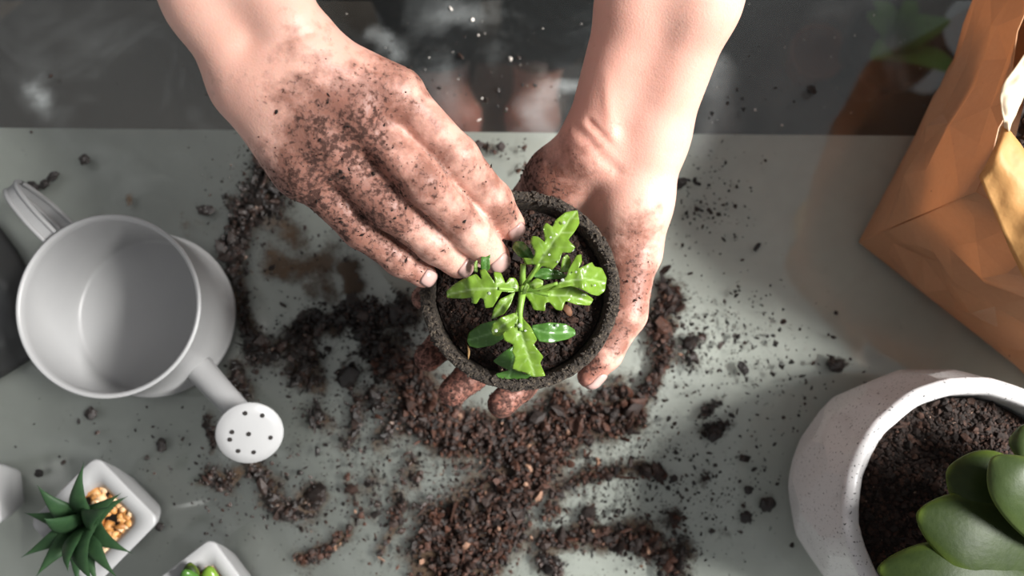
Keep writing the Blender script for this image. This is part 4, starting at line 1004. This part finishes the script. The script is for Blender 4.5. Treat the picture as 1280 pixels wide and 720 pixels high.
gravel(p3, .040, .0200, 'orange gravel filling the plain white square pot', 60)

# ================================================================== DARK CLOTH beside the can
bm = bmesh.new()
ol = [P(-120, 250), P(-40, 262), P(0, 283), P(22, 312), P(42, 350), P(60, 400), P(52, 440), P(20, 462), P(-10, 480), P(-70, 500), P(-140, 470)]
pts = []
nO = len(ol)
for i in range(nO):
    for k in range(5): t = k / 5; q = ol[i] * (1 - t) + ol[(i + 1) % nO] * t; pts.append(Vector((q[0], q[1])))
ne = len(pts); cen = Vector((sum(p.x for p in pts) / ne, sum(p.y for p in pts) / ne))
for f_ in (.92, .84, .75, .66, .56, .46, .35, .22, .1):
    for k in range(0, ne): pts.append(cen + (pts[k] - cen) * f_)
r = delaunay_2d_cdt(pts, [(i, (i + 1) % ne) for i in range(ne)], [], 1, 1e-6)
V = []
for q in r[0]:
    e = min((q - pts[k]).length for k in range(ne)); up_ = min(1, e / .012)
    rd = 1 - abs(mnoise.noise((q.x * 26, q.y * 18, 2))) * 2
    V.append((q.x, q.y, .0012 + up_ * (.009 + .010 * rd + .005 * mnoise.noise((q.x * 60, q.y * 60, 7)))))
V = np.array(V); V[:, 2] = np.maximum(V[:, 2], .0012)
cl = mesh_np('cloth', V, [tuple(f) for f in r[2]], M['cloth']); mod(cl, 'SOLIDIFY', thickness=.001, offset=-1)
tag(cl, 'crumpled dark grey cloth lying beside the watering can', 'cloth')

# ================================================================== SPECKLED WHITE POT AND JADE PLANT
wc = P(1222, 640, .130)
wp = tag(empty('speckled_pot', (wc[0], wc[1], 0)), 'large white speckled ceramic pot with hammered facets holding a jade plant', 'pot')
rim = 166 * (.7 - .130) / FPX
zs = np.linspace(0, .120, 33)
bel = lambda z: np.interp(z, [0, .004, .03, .06, .09, .12], [.066, .0690, .0795, .0835, .0815, rim * .985])
FN, FD = [], []
for row, zc in enumerate((.012, .040, .068, .096)):
    for k in range(11):
        a = 2 * math.pi * (k + .5 * (row % 2) + .14 * math.sin(k * 5.1 + row)) / 11; z1 = zc + .006 * math.sin(k * 3.3 + row * 2); sl_ = float(bel(z1 + .004) - bel(z1 - .004)) / .008
        n_v = np.array([math.cos(a), math.sin(a), -sl_]); n_v /= np.linalg.norm(n_v); FN.append(n_v); FD.append(n_v @ np.array([bel(z1) * (.972 + .008 * math.sin(k * 7.7 + row)) * math.cos(a), bel(z1) * (.972 + .008 * math.sin(k * 7.7 + row)) * math.sin(a), z1]))
FN, FD = np.array(FN), np.array(FD)
prof = [(0, 0), (.062, 0)] + [(float(bel(z)), float(z)) for z in zs[1:]] + [(rim, .126), (rim - .0010, .1290), (rim - .004, .1302), (rim - .0085, .1296), (rim - .0102, .1270), (rim - .0108, .118), (rim - .012, .09), (0, .09)]
def fac2(a, j, r, z):
    if r < .02: return 0
    if j >= 34: return .0009 * mnoise.noise((math.cos(a) * 4, math.sin(a) * 4, 9)) + .0003 * mnoise.noise((math.cos(a) * 16, math.sin(a) * 16, 2))
    d = FN[:, 0] * math.cos(a) + FN[:, 1] * math.sin(a); ok = d > .3
    return min(r, float(((FD - FN[:, 2] * z)[ok] / d[ok]).min())) - r
pw = lathe('pot_wall', prof, M['ceramic'], wp, 220, fac2)
for p_ in pw.data.polygons: p_.use_smooth = p_.center.z > .117 or math.hypot(p_.center.x, p_.center.y) < .05
soil_disc('potted_soil', (wc[0], wc[1], 0), rim - .0125, .112, M['soil'], 9500, .00075, 'dark brown soil filling the speckled white pot under the jade leaves', .003)
jc = P(1302, 690, .113)
jade = tag(empty('jade_plant', tuple(jc)), 'jade plant with thick oval glossy leaves in the speckled white pot', 'plant')
tube('stem', spline([(0, 0, 0), (.001, 0, .02), (-.001, .002, .05)], 10), [.008, .0078, .0075, .007, .0068, .0066, .0064, .006, .0058, .005], M['stem'], jade, 12)
pj = lambda t: max(.03, (math.sin(math.pi * min(.997, .05 + .947 * t ** .8))) ** .6)
J = [((1305, 725, .150), (1225, 672, .166), (1146, 642, .166), 24, 5.0, 'jade'), ((1310, 690, .145), (1235, 615, .163), (1185, 585, .162), 23, 6.0, 'jade'), ((1340, 680, .165), (1278, 612, .186), (1240, 572, .186), 17, 5.0, 'jadelight'),
     ((1330, 770, .150), (1200, 722, .166), (1097, 712, .160), 19, 5, 'jade'), ((1345, 610, .145), (1290, 560, .158), (1262, 548, .158), 13, 6, 'jadelight'), ((1260, 640, .135), (1205, 605, .141), (1183, 590, .142), 7.5, 3, 'leaf'),
     ((1290, 700, .13), (1215, 700, .136), (1150, 690, .136), 9, 3.5, 'jade'), ((1330, 760, .14), (1280, 715, .15), (1235, 690, .15), 11, 5, 'jade')]
for a, b, c, wd, th, mt in J:
    u = Vector((-0.2, 0.15, 1)) if mt != 'leaf' else Vector((.3, .2, 1))
    thick_leaf('leaf', [Vector(P(*a)), Vector(P(*b)), Vector(P(*c))], wd * .001, th * .001, M[mt], jade, n=60, profile=pj, up=tuple(u))

# ================================================================== PAPER BAG
A = P(1073, 303, 0); B = P(1300, 481, 0); D = P(1243, -18, 0)
ex = (B - A)[:2]; ex /= np.linalg.norm(ex); ey = (D - A)[:2]; ey /= np.linalg.norm(ey)
LX, LY, BH = .205, .215, .180
bag = tag(empty('paper_bag', (A[0], A[1], 0)), 'crumpled brown paper bag with folded-down rim full of soil', 'paper bag')
def bag_pt(u, v, inset=0.0):
    """u in 0..4 around the walls, v height 0..1 -> local point"""
    k = int(u) % 4; t = u - int(u)
    cor = [np.array([0., 0.]), ex * LX, ex * LX + ey * LY, ey * LY]
    c = sum(cor) / 4
    p = cor[k] * (1 - t) + cor[(k + 1) % 4] * t
    nrm = (cor[(k + 1) % 4] - cor[k]); nrm = np.array([nrm[1], -nrm[0]]); nrm /= np.linalg.norm(nrm)
    vc = .50 if k != 0 else .58 - .50 * t
    bulge = (.020 if k == 3 else .015) * min(v / vc, (1 - v) / (1 - vc)) * min(1, min(t, 1 - t) * 5 + .05)
    amp = min(1, min(t, 1 - t) * 6) * min(1, v * 5)
    h1 = mnoise.noise((t * 4.1 + k * 7.3, v * 3.3, 1.7)); h2 = mnoise.noise((t * 11.3 + k * 3.1, v * 9.7, 5.1))
    p = p + nrm * (bulge + amp * (.0135 * h1 + .0075 * h2) - inset)
    if k == 3: p = p + nrm * .024 * v * v * (1 - t) ** .6
    z = v * BH * (1 + .03 * mnoise.noise((p[0] * 14, p[1] * 14, 3)))
    return (p[0], p[1], z)
# creased sheet: irregular facets cut by random fold lines
rb = random.Random(11); q2 = []
for k in range(4):
    for j in range(11): q2.append((k + .0001 if k else 0.0, j / 10))
    for i in range(1, 12): q2.append((k + i / 12, 0.0)); q2.append((k + i / 12, 1.0))
    for i in range(1, 9):
        t = i / 9; q2.append((k + t, (.50 if k else .58 - .50 * t)))
    tries = 0; got = []
    while len(got) < 62 and tries < 4000:
        tries += 1; c_ = (rb.uniform(.05, .95), rb.uniform(.05, .95))
        if all((c_[0] - g_[0]) ** 2 + (c_[1] - g_[1]) ** 2 > .0075 for g_ in got): got.append(c_); q2.append((k + c_[0], c_[1]))
for j in range(11): q2.append((4.0, j / 10))
r = delaunay_2d_cdt([Vector((u * .2, v * .18)) for u, v in q2], [], [], 0, 1e-6)
V = [bag_pt(min(q.x / .2, 3.99999), q.y / .18) for q in r[0]]; F = [tuple(f) for f in r[2]]
nb_ = len(V)
for k in range(4): V.append(bag_pt(k + 0.0, 0.0))
F.append((nb_ + 3, nb_ + 2, nb_ + 1, nb_))
bw = mesh_np('bag_wall', V, F, M['paper'], bag, False); mod(bw, 'SOLIDIFY', thickness=.0006, offset=-1)
def sheet(name, e0, e1, arch, mat, sd, n=34, m_=14):
    a_ = spline([Vector(P(*p)) for p in e0], n); b_ = spline([Vector(P(*p)) for p in e1], n); V, F = [], []; o_ = Vector(bag.location)
    for i in range(n):
        for j in range(m_):
            q = j / (m_ - 1); p = a_[i].lerp(b_[i], q)
            w_ = .0016 * mnoise.noise((i * .23, q * 3.1, sd)) + .0010 * (1 - 2 * abs(mnoise.noise((i * .16 + q * 2, q * 2.2, sd + 4))))
            V.append(p - o_ + Vector((-.25, -.2, 1)) * (arch * math.sin(math.pi * q) + w_))
    for i in range(n - 1):
        for j in range(m_ - 1): a = i * m_ + j; F.append((a, a + 1, a + m_ + 1, a + m_))
    o = mesh_np(name, V, F, mat, bag, True); mod(o, 'SOLIDIFY', thickness=.0006, offset=0); return o
sheet('rim_flap', [(1252, 158, .186), (1262, 164, .190), (1288, 200, .190), (1340, 290, .188), (1400, 380, .186)], [(1224, 220, .184), (1228, 232, .186), (1250, 284, .180), (1280, 350, .166), (1330, 450, .150)], .005, M['paperin'], 1.0)
sheet('rim_flap', [(1296, 40, .190), (1276, 74, .190), (1253, 108, .191), (1251, 134, .191), (1256, 160, .190)], [(1315, 60, .186), (1292, 98, .186), (1277, 126, .186), (1268, 146, .187), (1260, 165, .190)], .002, M['papercream'], 7.0)
cx_ = ex * LX / 2 + ey * LY / 2
so = soil_disc('bag_soil', (A[0] + cx_[0], A[1] + cx_[1], 0), .094, .152, M['soil'], 1800, .0016, 'dark potting soil inside the open brown paper bag', .008)

# ================================================================== BELOW THE TABLE
def floor_pot(name, px, py, R, H, mat, label):
    o = lathe(name, [(0, 0), (R * .72, 0), (R * .75, .003), (R * .97, H * .85), (R * 1.06, H * .86), (R * 1.06, H), (R * .96, H), (R * .92, H * .86), (R * .7, H * .6), (0, H * .6)], mat, None, 40)
    o.location = P(px, py, FLOOR_Z); return tag(o, label, 'pot')
fp = floor_pot('floor_pot', 1075, 92, .060, .13, M['darkpot'], 'dark plastic pot on the floor beneath the clear glass holding a leafy plant')
hp_ = tag(empty('floor_plant', tuple(np.array(fp.location) + [0, 0, .08])), 'blurred green leafy plant on the floor beneath the clear glass strip', 'plant')
for k in range(7):
    a = k * 2.39996 + .5; L_ = .03 + .035 * ((k * 7) % 5) / 4; c = Vector(hp_.location); d = Vector((math.cos(a), math.sin(a), 0))
    thick_leaf('leaf', [c, c + d * L_ * .55 + Vector((0, 0, .09)), c + d * L_ * 1.3 + Vector((0, 0, .10 + .02 * (k % 3)))], .014 + .003 * (k % 3), .0012, M['fern'], hp_, profile=pj)
floor_pot('floor_pot', 1005, 85, .038, .075, M['terracotta'], 'small terracotta pot on the floor beside the dark plant pot')
for x, y, r, lab in ((1150, 92, .036, 'smaller pale disc on the floor beneath the paper bag, added as a window reflection'), (1222, 42, .058, 'larger pale disc on the floor beneath the paper bag, added as a window reflection')):
    o = lathe('glint_disc', [(0, 0), (r * .7, 0), (r, .014), (r * .97, .0155), (r * .68, .005), (0, .004)], M['glint_disc'], None, 40); o.location = P(x, y, FLOOR_Z); tag(o, lab, 'glint_disc')  # pale discs added to stand for the window reflected in the glass
bx_ = P(-30, -20, FLOOR_Z); o = boxo('cardboard_box', (-.09, -.07, 0), (.09, .07, .10), M['card'], None, .002); o.location = bx_; o.rotation_euler.z = .7; tag(o, 'tan cardboard box on the dark floor beyond the table edge', 'box')
print('objects', len(bpy.data.objects), 'tris', sum(len(o.data.polygons) for o in bpy.data.objects if o.type == 'MESH'))
